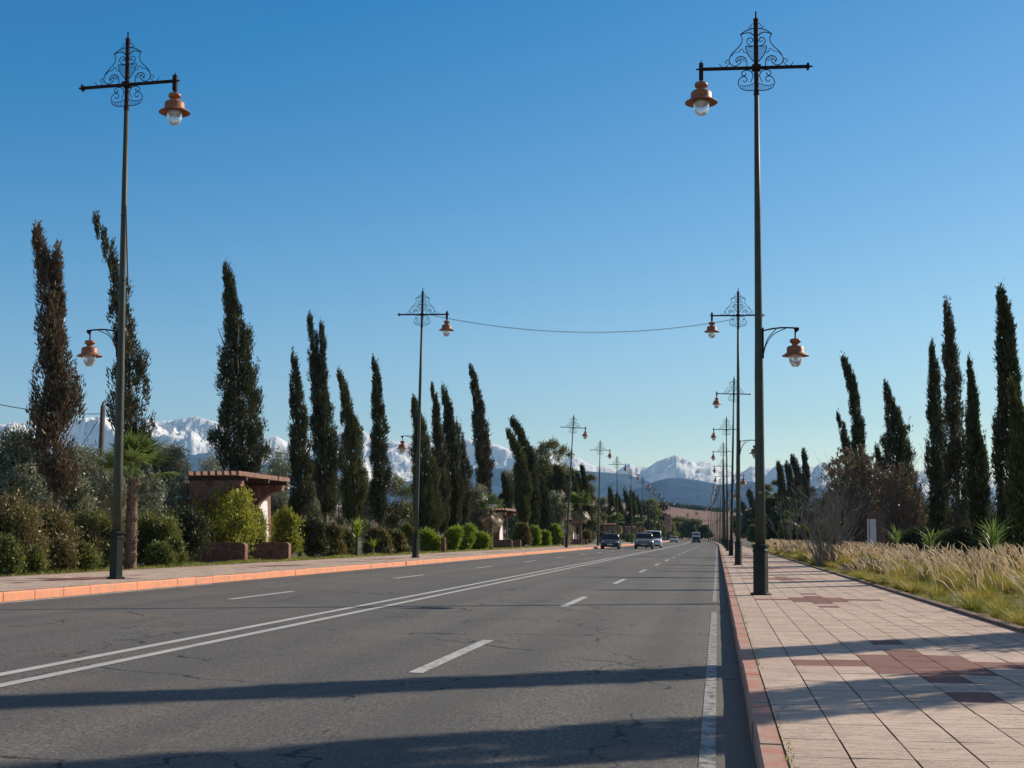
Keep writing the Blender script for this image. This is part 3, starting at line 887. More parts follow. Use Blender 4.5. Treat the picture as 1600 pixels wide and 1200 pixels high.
def leaf_quads(rng, P, D, L, W, taper=0.35):
    n = len(P)
    D = D / (np.linalg.norm(D, axis=1, keepdims=True) + 1e-9)
    s = np.cross(D, rdir(rng, n)); s /= (np.linalg.norm(s, axis=1, keepdims=True) + 1e-9)
    L = (L * rng.uniform(0.6, 1.3, n))[:, None]; Wd = (W * rng.uniform(0.7, 1.3, n))[:, None]
    a = P - s * Wd / 2; b = P + s * Wd / 2
    c = P + D * L + s * Wd * taper / 2; d = P + D * L - s * Wd * taper / 2
    return np.stack([a, b, c, d], 1)

def cypress_crown(rng, path, Rf, z0, z1, n, L, W, gap=0.0, rough=0.35, upk=1.4):
    """path(t)->(x,y) offsets, Rf(t) radius, t in 0..1 from crown bottom to tip"""
    H = z1 - z0
    tt = np.linspace(0, 1, 200); rr = np.array([Rf(t) for t in tt])
    pdf = rr + 0.04 + 0.10 * rr.max(); cdf = np.cumsum(pdf); cdf /= cdf[-1]
    nc = max(60, n // 34)
    t = np.interp(rng.random(nc), cdf, tt)
    R = np.interp(t, tt, rr)
    # lumpy outline: a noise over angle and height
    ang = rng.uniform(0, math.tau, nc)
    ph = rng.uniform(0, 6, 6)
    lump = 1 + rough * (np.sin(ang * 2 + t * H * 1.3 + ph[0]) * 0.4 + np.sin(ang * 3 - t * H * 2.9 + ph[1]) * 0.35 + np.sin(t * H * 5.3 + ang + ph[2]) * 0.35)
    rad = R * lump * (0.30 + 0.70 * rng.random(nc) ** 0.55)
    if gap:
        keep = (np.sin(ang * 1.0 + t * H * 1.9 + ph[3]) + np.sin(ang * 2.0 - t * H * 3.3 + ph[4]) + rng.normal(0, 0.5, nc)) > -2 + gap * 2.4 * np.clip(1.25 - t, 0.2, 1)
        t, R, ang, rad = t[keep], R[keep], ang[keep], rad[keep]; nc = len(t)
    lob = np.sin(t * H * 2.3 + ph[5]) * 0.16 * R
    c = np.zeros((nc, 3)); pa = np.array([path(x) for x in t])
    c[:, 0] = pa[:, 0] + lob + rad * np.cos(ang); c[:, 1] = pa[:, 1] + rad * np.sin(ang); c[:, 2] = z0 + H * t
    tn = rng.random(nc)
    m = max(4, n // nc)
    idx = np.repeat(np.arange(nc), m); N = len(idx)
    sp = 0.42 * L + 0.03
    Rr = np.clip(R[idx], 0.03, 0.5)
    off = rng.normal(size=(N, 3)) * np.stack([sp * (0.3 + Rr), sp * (0.3 + Rr), np.full(N, sp * 1.9)], 1)
    off[:, 2] += 0.1
    out = np.stack([np.cos(ang[idx]), np.sin(ang[idx]), np.zeros(N)], 1)
    D = out * 0.55 + np.array([0, 0, upk]) + rdir(rng, N) * 0.75
    tint = np.clip(tn[idx] * 0.75 + rng.random(N) * 0.25, 0, 1)
    return leaf_quads(rng, c[idx] + off, D, L, W), tint

def blob_crown(rng, blobs, n, L, W, up=0.2, per=26, spread=0.16, droop=0.0):
    B = np.array(blobs); w_ = (B[:, 3] * B[:, 4] + B[:, 5] ** 2); w_ = w_ / w_.sum()
    nc = max(20, n // per)
    k = rng.choice(len(B), nc, p=w_)
    d = rdir(rng, nc); d[:, 2] = np.where(d[:, 2] < -0.35, -d[:, 2], d[:, 2])
    r = rng.uniform(0.45, 1.08, nc) ** 0.6
    c = B[k, :3] + d * B[k, 3:6] * r[:, None]
    tn = rng.random(nc)
    idx = np.repeat(np.arange(nc), per); N = len(idx)
    P = c[idx] + rng.normal(size=(N, 3)) * spread
    D = d[idx] * 0.9 + rdir(rng, N) * 0.9 + np.array([0, 0, up - droop])
    tint = np.clip(tn[idx] * 0.7 + rng.random(N) * 0.3, 0, 1)
    return leaf_quads(rng, P, D, L, W), tint

def trunk_mb(rng, z1, r0, path=None, limbs=0, zc=1.0, spread=0.6):
    mb = MB(); mb.smooth = True
    n = 9; pts = []; rad = []
    for i in range(n):
        t = i / (n - 1); z = z1 * t
        o = path(max(0, (z - zc) / max(z1 - zc, 0.1))) if path else (0, 0)
        pts.append((o[0] + rng.normal() * 0.015, o[1] + rng.normal() * 0.015, z)); rad.append(r0 * (1.15 - 0.9 * t) * (1.25 if i == 0 else 1))
    pts[0] = (pts[0][0], pts[0][1], -0.25)
    mb.tube(pts, rad, 8)
    for k in range(limbs):
        t = rng.uniform(0.2, 0.8); z = zc + (z1 - zc) * t * 0.8; a = rng.uniform(0, math.tau)
        o = path(t * 0.8) if path else (0, 0); l = spread * rng.uniform(0.6, 1.1)
        p0 = Vector((o[0], o[1], z))
        mb.tube([p0, p0 + Vector((math.cos(a) * l * 0.5, math.sin(a) * l * 0.5, l * 0.7)), p0 + Vector((math.cos(a) * l, math.sin(a) * l, l * 1.7))], [r0 * 0.32, r0 * 0.22, r0 * 0.08], 5)
    return mb

GR = 'tall cypress trees lining the road'
def cypress(seed, bx, X, tip, cb, hw, label, mat='cyp', n=9000, gap=0.0, rough=0.35, tpow=2.0, shape=0.55, bulge=0.25, second=None, group=GR, limbs=3, gz=None, bark='bark', bmin=0.35):
    """bx: pixel column of the trunk, X: lateral place, tip: pixel of the tip, cb: pixel row of the crown's bottom, hw: half width in px"""
    rng = np.random.default_rng(seed)
    Y = y_at_x(bx, X); gz = (0.42 if X < 0 else 0.1) if gz is None else gz; n = int(n * (1.3 if gap else 2.1))
    Xb = X + bend(Y) * 0
    tp = at_y(tip[0], tip[1], Y); d = Y
    z1 = tp.z - gz; z0 = max(0.25, EYE + (840 - cb) / FPX * Y * 0.99 - gz)
    dx = tp.x - Xb; R = hw / FPX * Y * rng.uniform(0.84, 0.96)
    wob = rng.uniform(-0.06, 0.06)
    hook = -rng.uniform(0.05, 0.16) * (1 + Y / 70)
    path = lambda t: (dx * t ** tpow + wob * math.sin(t * 7) + hook * t ** 9, 0.25 * dx * t ** tpow)
    def Rf(t):
        up = bmin + (1 - bmin) * min(1, t / bulge) ** 0.7
        return R * up * max(0.0, 1 - max(0, t - bulge) / (1 - bulge)) ** (shape + 0.2) + 0.035
    o = thing('cypress_tree', (Xb, Y, gz), label, 'cypress tree', group)
    L = max(0.12, Y * 0.0019); W = L * 0.34
    V, tint = cypress_crown(rng, path, Rf, z0, z1, n, L, W, gap, rough)
    if second:
        t2 = at_y(second[0], second[1], Y); dx2 = t2.x - Xb; zz = t2.z - gz
        p2 = lambda t: (dx2 * min(1, 0.4 + t * 0.6), -0.1 * t)
        V2, ti2 = cypress_crown(rng, p2, lambda t: R * 0.42 * (1 - t) ** 0.5 + 0.03, z0 + (z1 - z0) * 0.3, zz, n // 3, L, W, gap, rough)
        V = np.concatenate([V, V2]); tint = np.concatenate([tint, ti2])
    link('crown', quads_mesh('crown', V, M[mat], tint), o)
    tm = trunk_mb(rng, z1 * 0.9, max(0.07, min(0.15, R * 0.17)), path=lambda t: path(t * 0.9), limbs=limbs, zc=z0, spread=R * 0.9)
    tm.build('trunk', M[bark], o)
    return o

C = cypress
C(101, 86, -18.6, (70, 367), 772, 35, 'browned sparse cypress at the left edge, left of the palm', 'cyp_brown', 12000, gap=0.30, rough=0.6, tpow=1.6, shape=0.45, bulge=0.16, second=(90, 386), limbs=12, bmin=0.45)
C(102, 200, -18.6, (163, 349), 735, 29, 'tall sparse half-browned cypress leaning left behind the leftmost lamp pole', 'cyp_mixed', 9000, gap=0.32, rough=0.7, tpow=2.4, shape=0.7, bulge=0.22, limbs=10, bmin=0.5)
C(103, 375, -19.6, (359, 421), 742, 47, 'broad dark cypress rising behind the nearest stone shelter', 'cyp', 15000, rough=0.4, tpow=1.6, shape=0.66, bulge=0.12, limbs=8)
C(104, 469, -19.0, (461, 558), 818, 18.5, 'slim dark cypress just right of the nearest shelter roof', 'cyp', 8000, rough=0.4, shape=0.6, bulge=0.25)
C(105, 508, -19.0, (487, 499), 800, 23, 'tall twin-tipped cypress, second to the right of the nearest shelter', 'cyp', 11000, rough=0.5, tpow=1.8, second=(503, 512), shape=0.62, bulge=0.2)
C(106, 553, -19.0, (534, 585), 815, 22, 'tapering cypress with tip bent left behind the broad-leaved plant', 'cyp_green', 10000, rough=0.35, tpow=2.0, shape=0.72, bulge=0.2)
C(107, 593, -19.0, (588, 564), 815, 15.5, 'slim straight cypress with bare trunk foot, left of the second left lamp', 'cyp', 8000, rough=0.25, shape=0.42, bulge=0.2)
C(108, 668, -18.6, (650, 628), 838, 24, 'broad dense cypress right behind the second left lamp', 'cyp_green', 11000, rough=0.3, tpow=1.8, shape=0.5, bulge=0.15)
C(109, 689, -19.4, (680, 607), 830, 13, 'thin cypress standing between the broad one and a straight dark one', 'cyp_mixed', 7000, rough=0.5, shape=0.5)
C(110, 708, -18.8, (698, 608), 832, 14.5, 'straight dark cypress above the left part of the bright green hedge', 'cyp', 8500, rough=0.2, shape=0.45, tpow=1.8)
C(111, 728, -19.2, (716, 660), 828, 12, 'short ragged cypress right of the straight dark one', 'cyp_mixed', 5500, gap=0.2, rough=0.6, shape=0.5)
C(112, 757, -20.5, (741, 577), 780, 13.5, 'tall knobbly cypress rising out of the grey olive tree', 'cyp_mixed', 7500, rough=0.65, tpow=1.6, shape=0.5)
C(113, 792, -20.0, (789, 748), 800, 9.5, 'small cypress directly left of the second shelter roof', 'cyp', 3000)
C(114, 818, -18.8, (798, 678), 818, 12.5, 'shorter wind-bent cypress of the pair behind the second shelter', 'cyp_green', 6000, tpow=3.4, shape=0.4)
C(115, 833, -18.6, (802, 658), 828, 9.5, 'taller wind-bent cypress of the pair behind the second shelter', 'cyp', 6500, tpow=3.6, shape=0.25)
C(116, 851, -19.0, (841, 729), 832, 11, 'cypress with tip bent left, right of the second shelter', 'cyp', 5000, tpow=2.2, shape=0.5)
C(117, 878, -22.0, (872, 734), 792, 9.5, 'dark cypress just left of the third left street lamp', 'cyp', 4000, shape=0.4)
for i, (bx, tx, ty, hw) in enumerate(((902, 896, 737, 5), (909, 904, 741, 5), (918, 912, 731, 6.5), (957, 955, 768, 4.5), (969, 966, 778, 3.5), (984, 980, 772, 3), (990, 988, 770, 5.5), (1000, 997, 782, 3))):
    C(130 + i, bx, -19.5 - 0.8 * (i % 2), (tx, ty), 832, hw, 'small distant cypress, number %s from the left in the far left row' % ['one', 'two', 'three', 'four', 'five', 'six', 'seven', 'eight'][i], 'cyp' if i % 3 else 'cyp_green', 2500, tpow=2.0, shape=0.5, group='far cypress trees on the left', limbs=0)
# right side
C(151, 1581, 9.0, (1573, 461), 868, 20, 'tallest dense cypress at the right edge', 'cyp', 13000, rough=0.2, tpow=1.4, shape=0.38, bulge=0.3)
C(152, 1600, 8.4, (1587, 612), 870, 17, 'shorter olive green cypress in front of the tallest one at the right edge', 'cyp_green', 8000, rough=0.25, shape=0.5)
C(153, 1500, 9.3, (1482, 481), 850, 18, 'tall open cypress with two tips, left of the small yucca plant', 'cyp_mixed', 10000, gap=0.22, rough=0.45, tpow=1.8, second=(1482, 520), shape=0.45, limbs=8)
C(154, 1468, 10.0, (1460, 542), 848, 15, 'slim dark cypress, left neighbour of the tall open one with two tips', 'cyp', 9000, rough=0.35, shape=0.42)
C(155, 1531, 9.4, (1519, 575), 852, 15.5, 'narrow cypress with a thin crooked tip, right of the tall open one', 'cyp', 8500, rough=0.4, tpow=1.9, shape=0.68)
C(156, 1414, 10.0, (1387, 605), 835, 33, 'broad leaning cypress with ragged right side', 'cyp', 12000, rough=0.7, tpow=1.5, shape=0.75, bulge=0.2, limbs=8)
C(157, 1347, 10.5, (1321, 563), 820, 9.5, 'slim cypress with its tip bent over to the left, above the dry bushes', 'cyp', 6500, rough=0.25, tpow=4.5, shape=0.15)
C(158, 1335, 11.0, (1314, 654), 800, 6.5, 'thin short leaning cypress beside the slim bent one', 'cyp', 3500, rough=0.5, tpow=1.6, shape=0.4)
C(159, 1376, 12.0, (1374, 703), 810, 6.5, 'little pointed cypress between the bent and the broad leaning ones', 'cyp', 3000, shape=0.5)
for i, (bx, tx, ty, cb, hw) in enumerate(((1224, 1219, 726, 800, 3.4), (1239, 1231, 729, 800, 5), (1253, 1240, 719, 800, 6), (1262, 1258, 709, 790, 3), (1178, 1174, 772, 830, 2), (1168, 1160, 790, 835, 2))):
    C(170 + i, bx, 11.0 + (i % 3), (tx, ty), cb, hw, ['thin twin-stemmed distant cypress right of the nearest right lamp', 'distant cypress bent left behind the bare thin trees', 'distant cypress with a bushy bent top behind the bare shrub', 'needle-thin distant cypress behind the bare shrub', 'tiny pointed cypress between the first two right lamps', 'tiny far bent cypress beside the second right lamp'][i], 'cyp', 2600, tpow=3.2, shape=0.2, group='far cypress trees on the right', limbs=0)
# cypresses that stand right of the frame and throw the broad shadows
def shade_cypress(seed, X, Y, h, R, lb, lean=0.0, crown0=0.6):
    rng = np.random.default_rng(seed)
    o = thing('cypress_tree', (X, Y, 0.1), lb, 'cypress tree', GR)
    path = lambda t: (lean * t ** 2, 0)
    V, ti = cypress_crown(rng, path, lambda t: R * (1 - t) ** 0.35 * min(1, 0.5 + t * 3) + 0.02, crown0, h, 18000, 0.15, 0.055, 0, 0.2)
    link('crown', quads_mesh('crown', V, M['cyp'], ti), o)
    trunk_mb(rng, h * 0.85, 0.11, path=path, zc=crown0).build('trunk', M['bark'], o)
shade_cypress(201, 7.4, 20.3, 13.0, 0.46, 'slim cypress just right of the view, casting the narrow shadow band over the road')
shade_cypress(202, 7.2, 15.85, 12.5, 0.80, 'thick cypress right of the view, casting the broad shadow at the bottom')

def tree(name, seed, X, Y, h, r, mat, label, cat, group=None, n=6000, L=0.13, W=0.045, nb=9, squash=0.75, trunk_r=0.13, low=0.25, gz=None, bark='bark', droop=0.0, kind=None):
    rng = np.random.default_rng(seed)
    gz = (0.42 if X < 0 else 0.1) if gz is None else gz
    blobs = []
    for k in range(int(nb * 1.5)):
        a = rng.uniform(0, math.tau); q = rng.uniform(0.1, 0.74) * r; z = h * rng.uniform(low + 0.10, 0.84)
        s = r * rng.uniform(0.24, 0.48)
        blobs.append((q * math.cos(a), q * math.sin(a), z, s, s, s * squash))
    blobs.append((0, 0, h - r * 0.42 * squash, r * 0.42, r * 0.42, r * 0.42 * squash))
    o = thing(name, (X, Y, gz), label, cat, group)
    L = max(L, Y * 0.0019); W = max(W, L * 0.32); n = int(n * 1.35)
    V, ti = blob_crown(rng, blobs, n, L, W, spread=0.10 + r * 0.07, droop=droop)
    link('crown', quads_mesh('crown', V, M[mat], ti), o)
    mb = MB(); mb.smooth = True
    zt = h * low + 0.3
    mb.tube([(0, 0, -0.3), (0.04, 0.02, zt * 0.6), (0.0, 0.05, zt)], [trunk_r * 1.3, trunk_r, trunk_r * 0.85], 8)
    for b in blobs[:6]:
        mb.tube([(0, 0.05, zt * 0.9), (b[0] * 0.5, b[1] * 0.5, (zt + b[2]) * 0.5), (b[0], b[1], b[2])], [trunk_r * 0.6, trunk_r * 0.4, trunk_r * 0.15], 5)
    mb.build('trunk', M[bark], o)
    return o

def tree_at(name, seed, px, X, top, hwpx, mat, label, cat, group=None, **k):
    Y = y_at_x(px, X); gz = 0.42 if X < 0 else 0.1
    h = EYE + (840 - top) / FPX * Y - gz
    return tree(name, seed, X, Y, h, hwpx / FPX * Y, mat, label, cat, group, **k)

OG = 'grey-green olive trees behind the left cypresses'
tree_at('olive_tree', 301, 22, -21.5, 672, 62, 'olive', 'large grey olive tree filling the left edge behind the reddish shrubs', 'olive tree', OG, n=20000, L=0.12, nb=14, low=0.0)
tree_at('olive_tree', 302, 128, -22.5, 700, 55, 'olive', 'olive tree between the browned cypress and the leftmost lamp', 'olive tree', OG, n=16000, L=0.12, nb=13, low=0.0)
tree_at('olive_tree', 303, 205, -24.0, 706, 48, 'olive', 'olive tree directly behind the palm with the shaggy trunk', 'olive tree', OG, n=14000, L=0.12, nb=12, low=0.0)
tree_at('olive_tree', 304, 262, -22.5, 696, 46, 'olive', 'olive tree filling the gap between the palm and the nearest shelter', 'olive tree', OG, n=15000, L=0.12, nb=13, low=0.0)
tree_at('olive_tree', 305, 330, -26.0, 716, 40, 'olive', 'olive tree whose pale top shows over the nearest shelter roof', 'olive tree', OG, n=9000, nb=11, low=0.0)
tree_at('olive_tree', 306, 437, -24.0, 700, 26, 'olive', 'thin pale tree rising between the broad cypress and the shelter end', 'olive tree', OG, n=5000, nb=12, low=0.2)
tree_at('olive_tree', 307, 418, -27.0, 738, 40, 'olive', 'low olive tree showing right of the nearest shelter roof', 'olive tree', OG, n=8000, nb=10, low=0.0)
for i, (px, top, hw) in enumerate(((485, 752, 28), (530, 748, 30), (575, 752, 26), (618, 748, 32), (650, 756, 28), (700, 745, 26), (800, 738, 24), (868, 756, 20), (925, 790, 14), (942, 782, 13), (948, 800, 10))):
    tree_at('olive_tree', 320 + i, px, -23.5 - (i % 3), top, hw, 'olive' if i % 4 != 3 else 'euc', 'grey-green olive tree in the low band of foliage behind the cypress row', 'olive tree', OG, n=6500, nb=10, low=0.0)
tree_at('olive_tree', 340, 748, -18.9, 762, 30, 'olive', 'rounded pale grey olive tree left of the second shelter', 'olive tree', OG, n=9000, nb=13, low=0.0)
tree_at('olive_tree', 341, 872, -18.5, 772, 20, 'olive', 'rounded pale grey olive tree just left of the third left lamp', 'olive tree', OG, n=7000, nb=12, low=0.0)
tree_at('eucalyptus_tree', 342, 858, -24.0, 688, 32, 'euc', 'tall yellow-green leafy tree above the other trees left of the third lamp', 'tree', n=16000, nb=16, squash=1.1, low=0.2, trunk_r=0.2)
tree_at('eucalyptus_tree', 343, 882, -23.0, 700, 22, 'euc', 'tall loose leafy tree directly behind the third left lamp', 'tree', n=10000, nb=14, squash=1.1, low=0.2, trunk_r=0.18)
tree_at('eucalyptus_tree', 344, 924, -24.0, 745, 11, 'euc', 'small rounded tree beside the fourth left lamp', 'tree', n=4000, nb=12, low=0.15)
for i, (px, X, top, hw, mt) in enumerate(((1003, -24, 790, 15, 'olive_dark'), (1020, -25, 783, 19, 'hedge_green'), (1034, -24, 790, 15, 'olive_dark'), (975, -24, 800, 10, 'euc'))):
    tree_at('broadleaf_tree', 360 + i, px, X, top, hw, mt, ['dark distant tree left of the white van roof, first of its clump', 'tallest distant tree of the clump above the white van', 'dark distant tree at the right end of the clump above the white van', 'paler distant tree between the dark blue car and the dark grey car'][i], 'tree', 'distant tree clump at the left end of the road', n=5000, nb=12, low=0.0)
for i, (px, Y, top, hw, mt) in enumerate(((1048, 640, 818, 15, 'hedge_green'), (1062, 660, 811, 19, 'euc'), (1078, 650, 814, 16, 'euc'), (1092, 690, 817, 10, 'olive_dark'), (1103, 640, 823, 10, 'olive_dark'), (1040, 600, 822, 9, 'olive_dark'))):
    X = (px - 1121) / FPX * Y * 1.0
    h = EYE + (840 - top) / FPX * Y
    tree('broadleaf_tree', 370 + i, X, Y, h, hw / FPX * Y, mt, ['dark tree at the left of the clump closing the road', 'pale green tree in the middle of the clump closing the road', 'dark tree above the white van at the road end', 'tree right of the white van at the road end', 'rightmost low tree closing the road', 'low dark tree over the silver car'][i], 'tree', 'trees closing the end of the road', n=3500, nb=12, low=0.05, gz=0.1)
# right background trees
RG = 'dark background trees on the right'
for i, (px, X, top, hw, mt) in enumerate(((1210, 11, 786, 16, 'olive_dark'), (1188, 12, 790, 12, 'olive_dark'), (1236, 11, 790, 18, 'olive_dark'), (1200, 16, 768, 10, 'euc'), (1262, 11.5, 772, 20, 'olive_dark'), (1300, 11.5, 782, 22, 'olive_dark'),
                                          (1440, 13, 798, 30, 'olive_dark'), (1400, 13.5, 790, 26, 'olive_dark'), (1490, 12.5, 806, 34, 'olive_dark'), (1545, 12.5, 798, 32, 'olive_dark'), (1590, 12.5, 800, 30, 'olive_dark'), (1625, 12, 780, 32, 'olive_dark'), (1215, 13, 762, 6, 'euc'), (1172, 13, 806, 9, 'olive_dark'), (1156, 14, 815, 8, 'olive_dark'))):
    tree_at('broadleaf_tree', 400 + i, px, X, top - 6, hw * 1.3, mt, 'dark leafy tree in the low mass behind the right verge', 'tree', RG, n=6500, nb=12, low=0.0)

tree('olive_tree', 441, 7.4, 19.2, 3.6, 1.3, 'olive_dark', 'small dark tree just right of the view beside the slim cypress', 'tree', n=2600, nb=8, low=0.3)

def shrub(name, seed, px, X, top, hw, mat, label, cat='shrub', group=None, n=5000, L=0.07, W=0.035, nb=8, flat=0.8, box=False, dy=0.8):
    rng = np.random.default_rng(seed)
    Y = y_at_x(px, X); gz = 0.44 if X < 0 else 0.1
    h = EYE + (840 - top) / FPX * Y - gz; r = hw / FPX * Y
    blobs = []
    for k in range(nb if 'hedge' in name else nb * 3):
        q = rng.uniform(-0.85, 0.85) * r; s = min(r, h) * (rng.uniform(0.34, 0.52) if 'hedge' in name else rng.uniform(0.14, 0.34))
        blobs.append((q, rng.uniform(-0.5, 0.5) * r * dy, (h - s * flat) * (0.12 + 0.88 * rng.random() ** 1.2), s, s, s * flat))
    for k in range(4): blobs.append(((-0.7 + 0.47 * k) * r, rng.uniform(-0.2, 0.2) * r, rng.uniform(0.2, 0.4) * h, rng.uniform(0.25, 0.36) * r, 0.4 * r, rng.uniform(0.22, 0.36) * h))
    o = thing(name, (X, Y, gz), label, cat, group)
    L = max(L, Y * 0.0021); W = max(W, L * 0.4)
    V, ti = blob_crown(rng, blobs, n, L, W, up=0.5, spread=0.07 + 0.05 * r)
    if 'hedge' not in name:
        k = 200; a_ = rng.uniform(0, math.tau, k); q_ = rng.random(k) ** 0.5 * r * 0.95; zz = h * (0.45 + 0.72 * rng.random(k) ** 0.8) * (1 - 0.25 * (q_ / r) ** 2)
        cc = np.stack([q_ * np.cos(a_), q_ * np.sin(a_) * dy * 0.6, zz], 1); ix = np.repeat(np.arange(k), 14)
        P_ = cc[ix] + rng.normal(size=(len(ix), 3)) * np.array([0.03, 0.03, 0.09])
        V2 = leaf_quads(rng, P_, rdir(rng, len(ix)) + np.array([0, 0, 0.7]), L, W); V = np.concatenate([V, V2]); ti = np.concatenate([ti, rng.random(len(ix))])
    V[..., 2] = np.maximum(V[..., 2], 0.0)
    link('foliage', quads_mesh('foliage', V, M[mat], ti), o)
    mb = MB()
    for b in blobs:
        mb.tube([(b[0] * 0.2, b[1] * 0.2, -0.1), (b[0] * 0.7, b[1] * 0.7, b[2] * 0.6), (b[0], b[1], b[2] + 0.5 * b[5])], [0.03, 0.02, 0.008], 4)
    mb.build('stems', M['brown_twig'], o)
    return o
for i, (px, top, hw) in enumerate(((40, 738, 46), (105, 748, 42), (165, 742, 40), (228, 745, 40), (285, 748, 34), (335, 765, 30))):
    shrub('olive_shrub', 470 + i, px, -20.6, top, hw, 'olive', 'low grey olive growth in the gap behind the left verge shrubs', group='low olive growth behind the left verge', n=12000, nb=9, L=0.1)
SG = 'reddish green shrubs at the left verge'
FRONT = ((8, 850, 26, 'hedge_green'), (45, 862, 24, 'hedge_green'), (92, 852, 24, 'hedge_red'), (128, 860, 20, 'hedge_green'), (252, 858, 20, 'hedge_green'), (272, 850, 16, 'hedge_green'))
for i, (px, top, hw, mt) in enumerate(FRONT):
    shrub('shrub', 480 + i, px, -16.75, top, hw, mt, ['lowest green tuft of shrub at the left edge, above the pavement', 'low green shrub before the reddish one left of the browned cypress', 'low reddish shrub at the foot of the browned cypress', 'low green shrub just left of the leftmost lamp base', 'low green shrub right of the shaggy palm foot', 'low green shrub before the dark ivy-like one'][i], group='low shrubs at the front of the left verge', n=5000, nb=6)
shrub('shrub', 501, 12, -17.3, 782, 57, 'hedge_red', 'reddish green shrub at the very left edge of the verge', group=SG, n=16000, nb=10)
shrub('shrub', 502, 62, -17.6, 800, 52, 'hedge_red', 'reddish green shrub in front of the browned cypress trunk', group=SG, n=15000, nb=10)
shrub('shrub', 503, 110, -17.9, 810, 46, 'hedge_red', 'reddish green shrub between the browned cypress and the leftmost lamp', group=SG, n=14000, nb=10)
shrub('shrub', 504, 152, -18.0, 810, 41, 'hedge_green', 'green shrub directly left of the leftmost lamp base', group=SG, n=12000, nb=10)
shrub('shrub', 505, 236, -18.0, 810, 46, 'hedge_green', 'rounded shrub right of the shaggy palm trunk', group=SG, n=14000, nb=10)
shrub('shrub', 506, 285, -18.2, 800, 39, 'olive_dark', 'dark ivy-like shrub at the left foot of the nearest shelter', group=SG, n=12000, nb=10)
shrub('lime_bush', 507, 346, -18.75, 762, 58, 'lime', 'large lime green bush in front of the nearest stone shelter', 'bush', n=8500, nb=12, L=0.09, W=0.05)
shrub('lime_bush', 508, 446, -18.2, 805, 22, 'lime', 'smaller lime green bush at the right end of the nearest shelter', 'bush', n=7000, nb=11, L=0.09, W=0.05)
shrub('lime_bush', 509, 402, -18.9, 806, 14, 'lime', 'thin lime green bush growing before the white shelter panel', 'bush', n=2200, nb=9, L=0.09, W=0.05)
HG = 'low green shrubs behind the left grass strip'
for i, (px, top, hw, mt, lb) in enumerate(((487, 815, 22, 'olive_dark', 'dark green shrub right of the smaller lime bush'), (517, 825, 20, 'hedge_red', 'reddish shrub left of the broad-leaved plant'), (590, 832, 20, 'hedge_red', 'brownish low shrub right of the broad-leaved plant'), (615, 835, 18, 'hedge_red', 'low brown-green shrub left of the second left lamp'), (636, 828, 14, 'hedge_green', 'green shrub touching the second left lamp pole'), (536, 835, 14, 'hedge_green', 'small green shrub beside the broad-leaved plant'))):
    shrub('shrub', 520 + i, px, -18.0, top, hw, mt, lb, group=HG, n=6500, nb=8)
BG = 'bright green clipped hedge shrubs by the second left lamp'
for i, (px, top, hw, lb) in enumerate(((672, 826, 18, 'bright green hedge shrub right behind the second left lamp'), (706, 828, 11, 'bright green hedge shrub right of the red bollard'), (724, 823, 14, 'tallest bright green hedge shrub in the middle of the hedge'), (748, 830, 14, 'rightmost bright green hedge shrub, beside the small palm'))):
    shrub('hedge_shrub', 530 + i, px, -17.4, top, hw, 'hedge_bright', lb, 'hedge', BG, n=7000, nb=10)
shrub('shrub', 540, 815, -18.2, 824, 12, 'hedge_red', 'brown-green shrub behind the low wall of the second shelter', n=3500)
shrub('shrub', 541, 834, -17.8, 828, 9, 'hedge_bright', 'bright green leafy plant right of the second shelter', n=3500)
shrub('shrub', 542, 850, -17.8, 834, 8, 'hedge_bright', 'small clipped bright hedge right of the leafy plant', n=3000)
shrub('shrub', 543, 866, -18.0, 826, 10, 'hedge_bright', 'bright green shrub left of the third left lamp', n=3500)
shrub('shrub', 544, 944, -17.8, 836, 5, 'hedge_red', 'brown low shrub behind the dark blue car', n=1800)
shrub('shrub', 545, 985, -17.8, 838, 4, 'hedge_bright', 'tiny bright green shrub left of the dark grey car', n=1500)
shrub('shrub', 546, 916, -17.8, 834, 6, 'hedge_red', 'reddish low shrub at the third shelter', n=1800)
# right verge shrubs
shrub('shrub', 560, 1340, 9.0, 722, 44, 'boug', 'large dry brown bougainvillea bush behind the bare grey shrub', 'bush', n=5000, nb=16, L=0.08)
shrub('shrub', 561, 1405, 9.2, 745, 42, 'boug', 'dry reddish-brown bush right of the white panel pillar', 'bush', n=3200, nb=14, L=0.08)
shrub('shrub', 564, 1360, 10.0, 735, 55, 'olive_dark', 'dark green bush mass behind the dry brown stems', 'bush', n=9000, nb=12)
shrub('shrub', 562, 1322, 9.0, 728, 30, 'euc', 'arching olive green climber on top of the dry brown bush', 'bush', n=3500, nb=8)
shrub('shrub', 563, 1256, 7.0, 830, 9, 'hedge_green', 'small dark green shrub behind the pale grass', n=2500)

for i, (px, X, top, hw) in enumerate(((1592, 9.2, 830, 34), (1545, 9.6, 842, 30), (1505, 9.4, 835, 30), (1468, 9.8, 842, 26), (1435, 9.4, 835, 26), (1392, 9.8, 838, 24), (1300, 9.0, 832, 20), (1275, 9.0, 826, 18), (1252, 9.2, 822, 16), (1232, 9.4, 820, 14), (1214, 9.2, 822, 12), (1196, 9.4, 824, 11), (1180, 9.0, 826, 9))):
    shrub('shrub', 570 + i, px, X, top, hw, 'olive_dark' if i % 3 else 'hedge_green', 'dark low shrub in the undergrowth behind the fountain grass', group='dark undergrowth on the right', n=5000, nb=9)

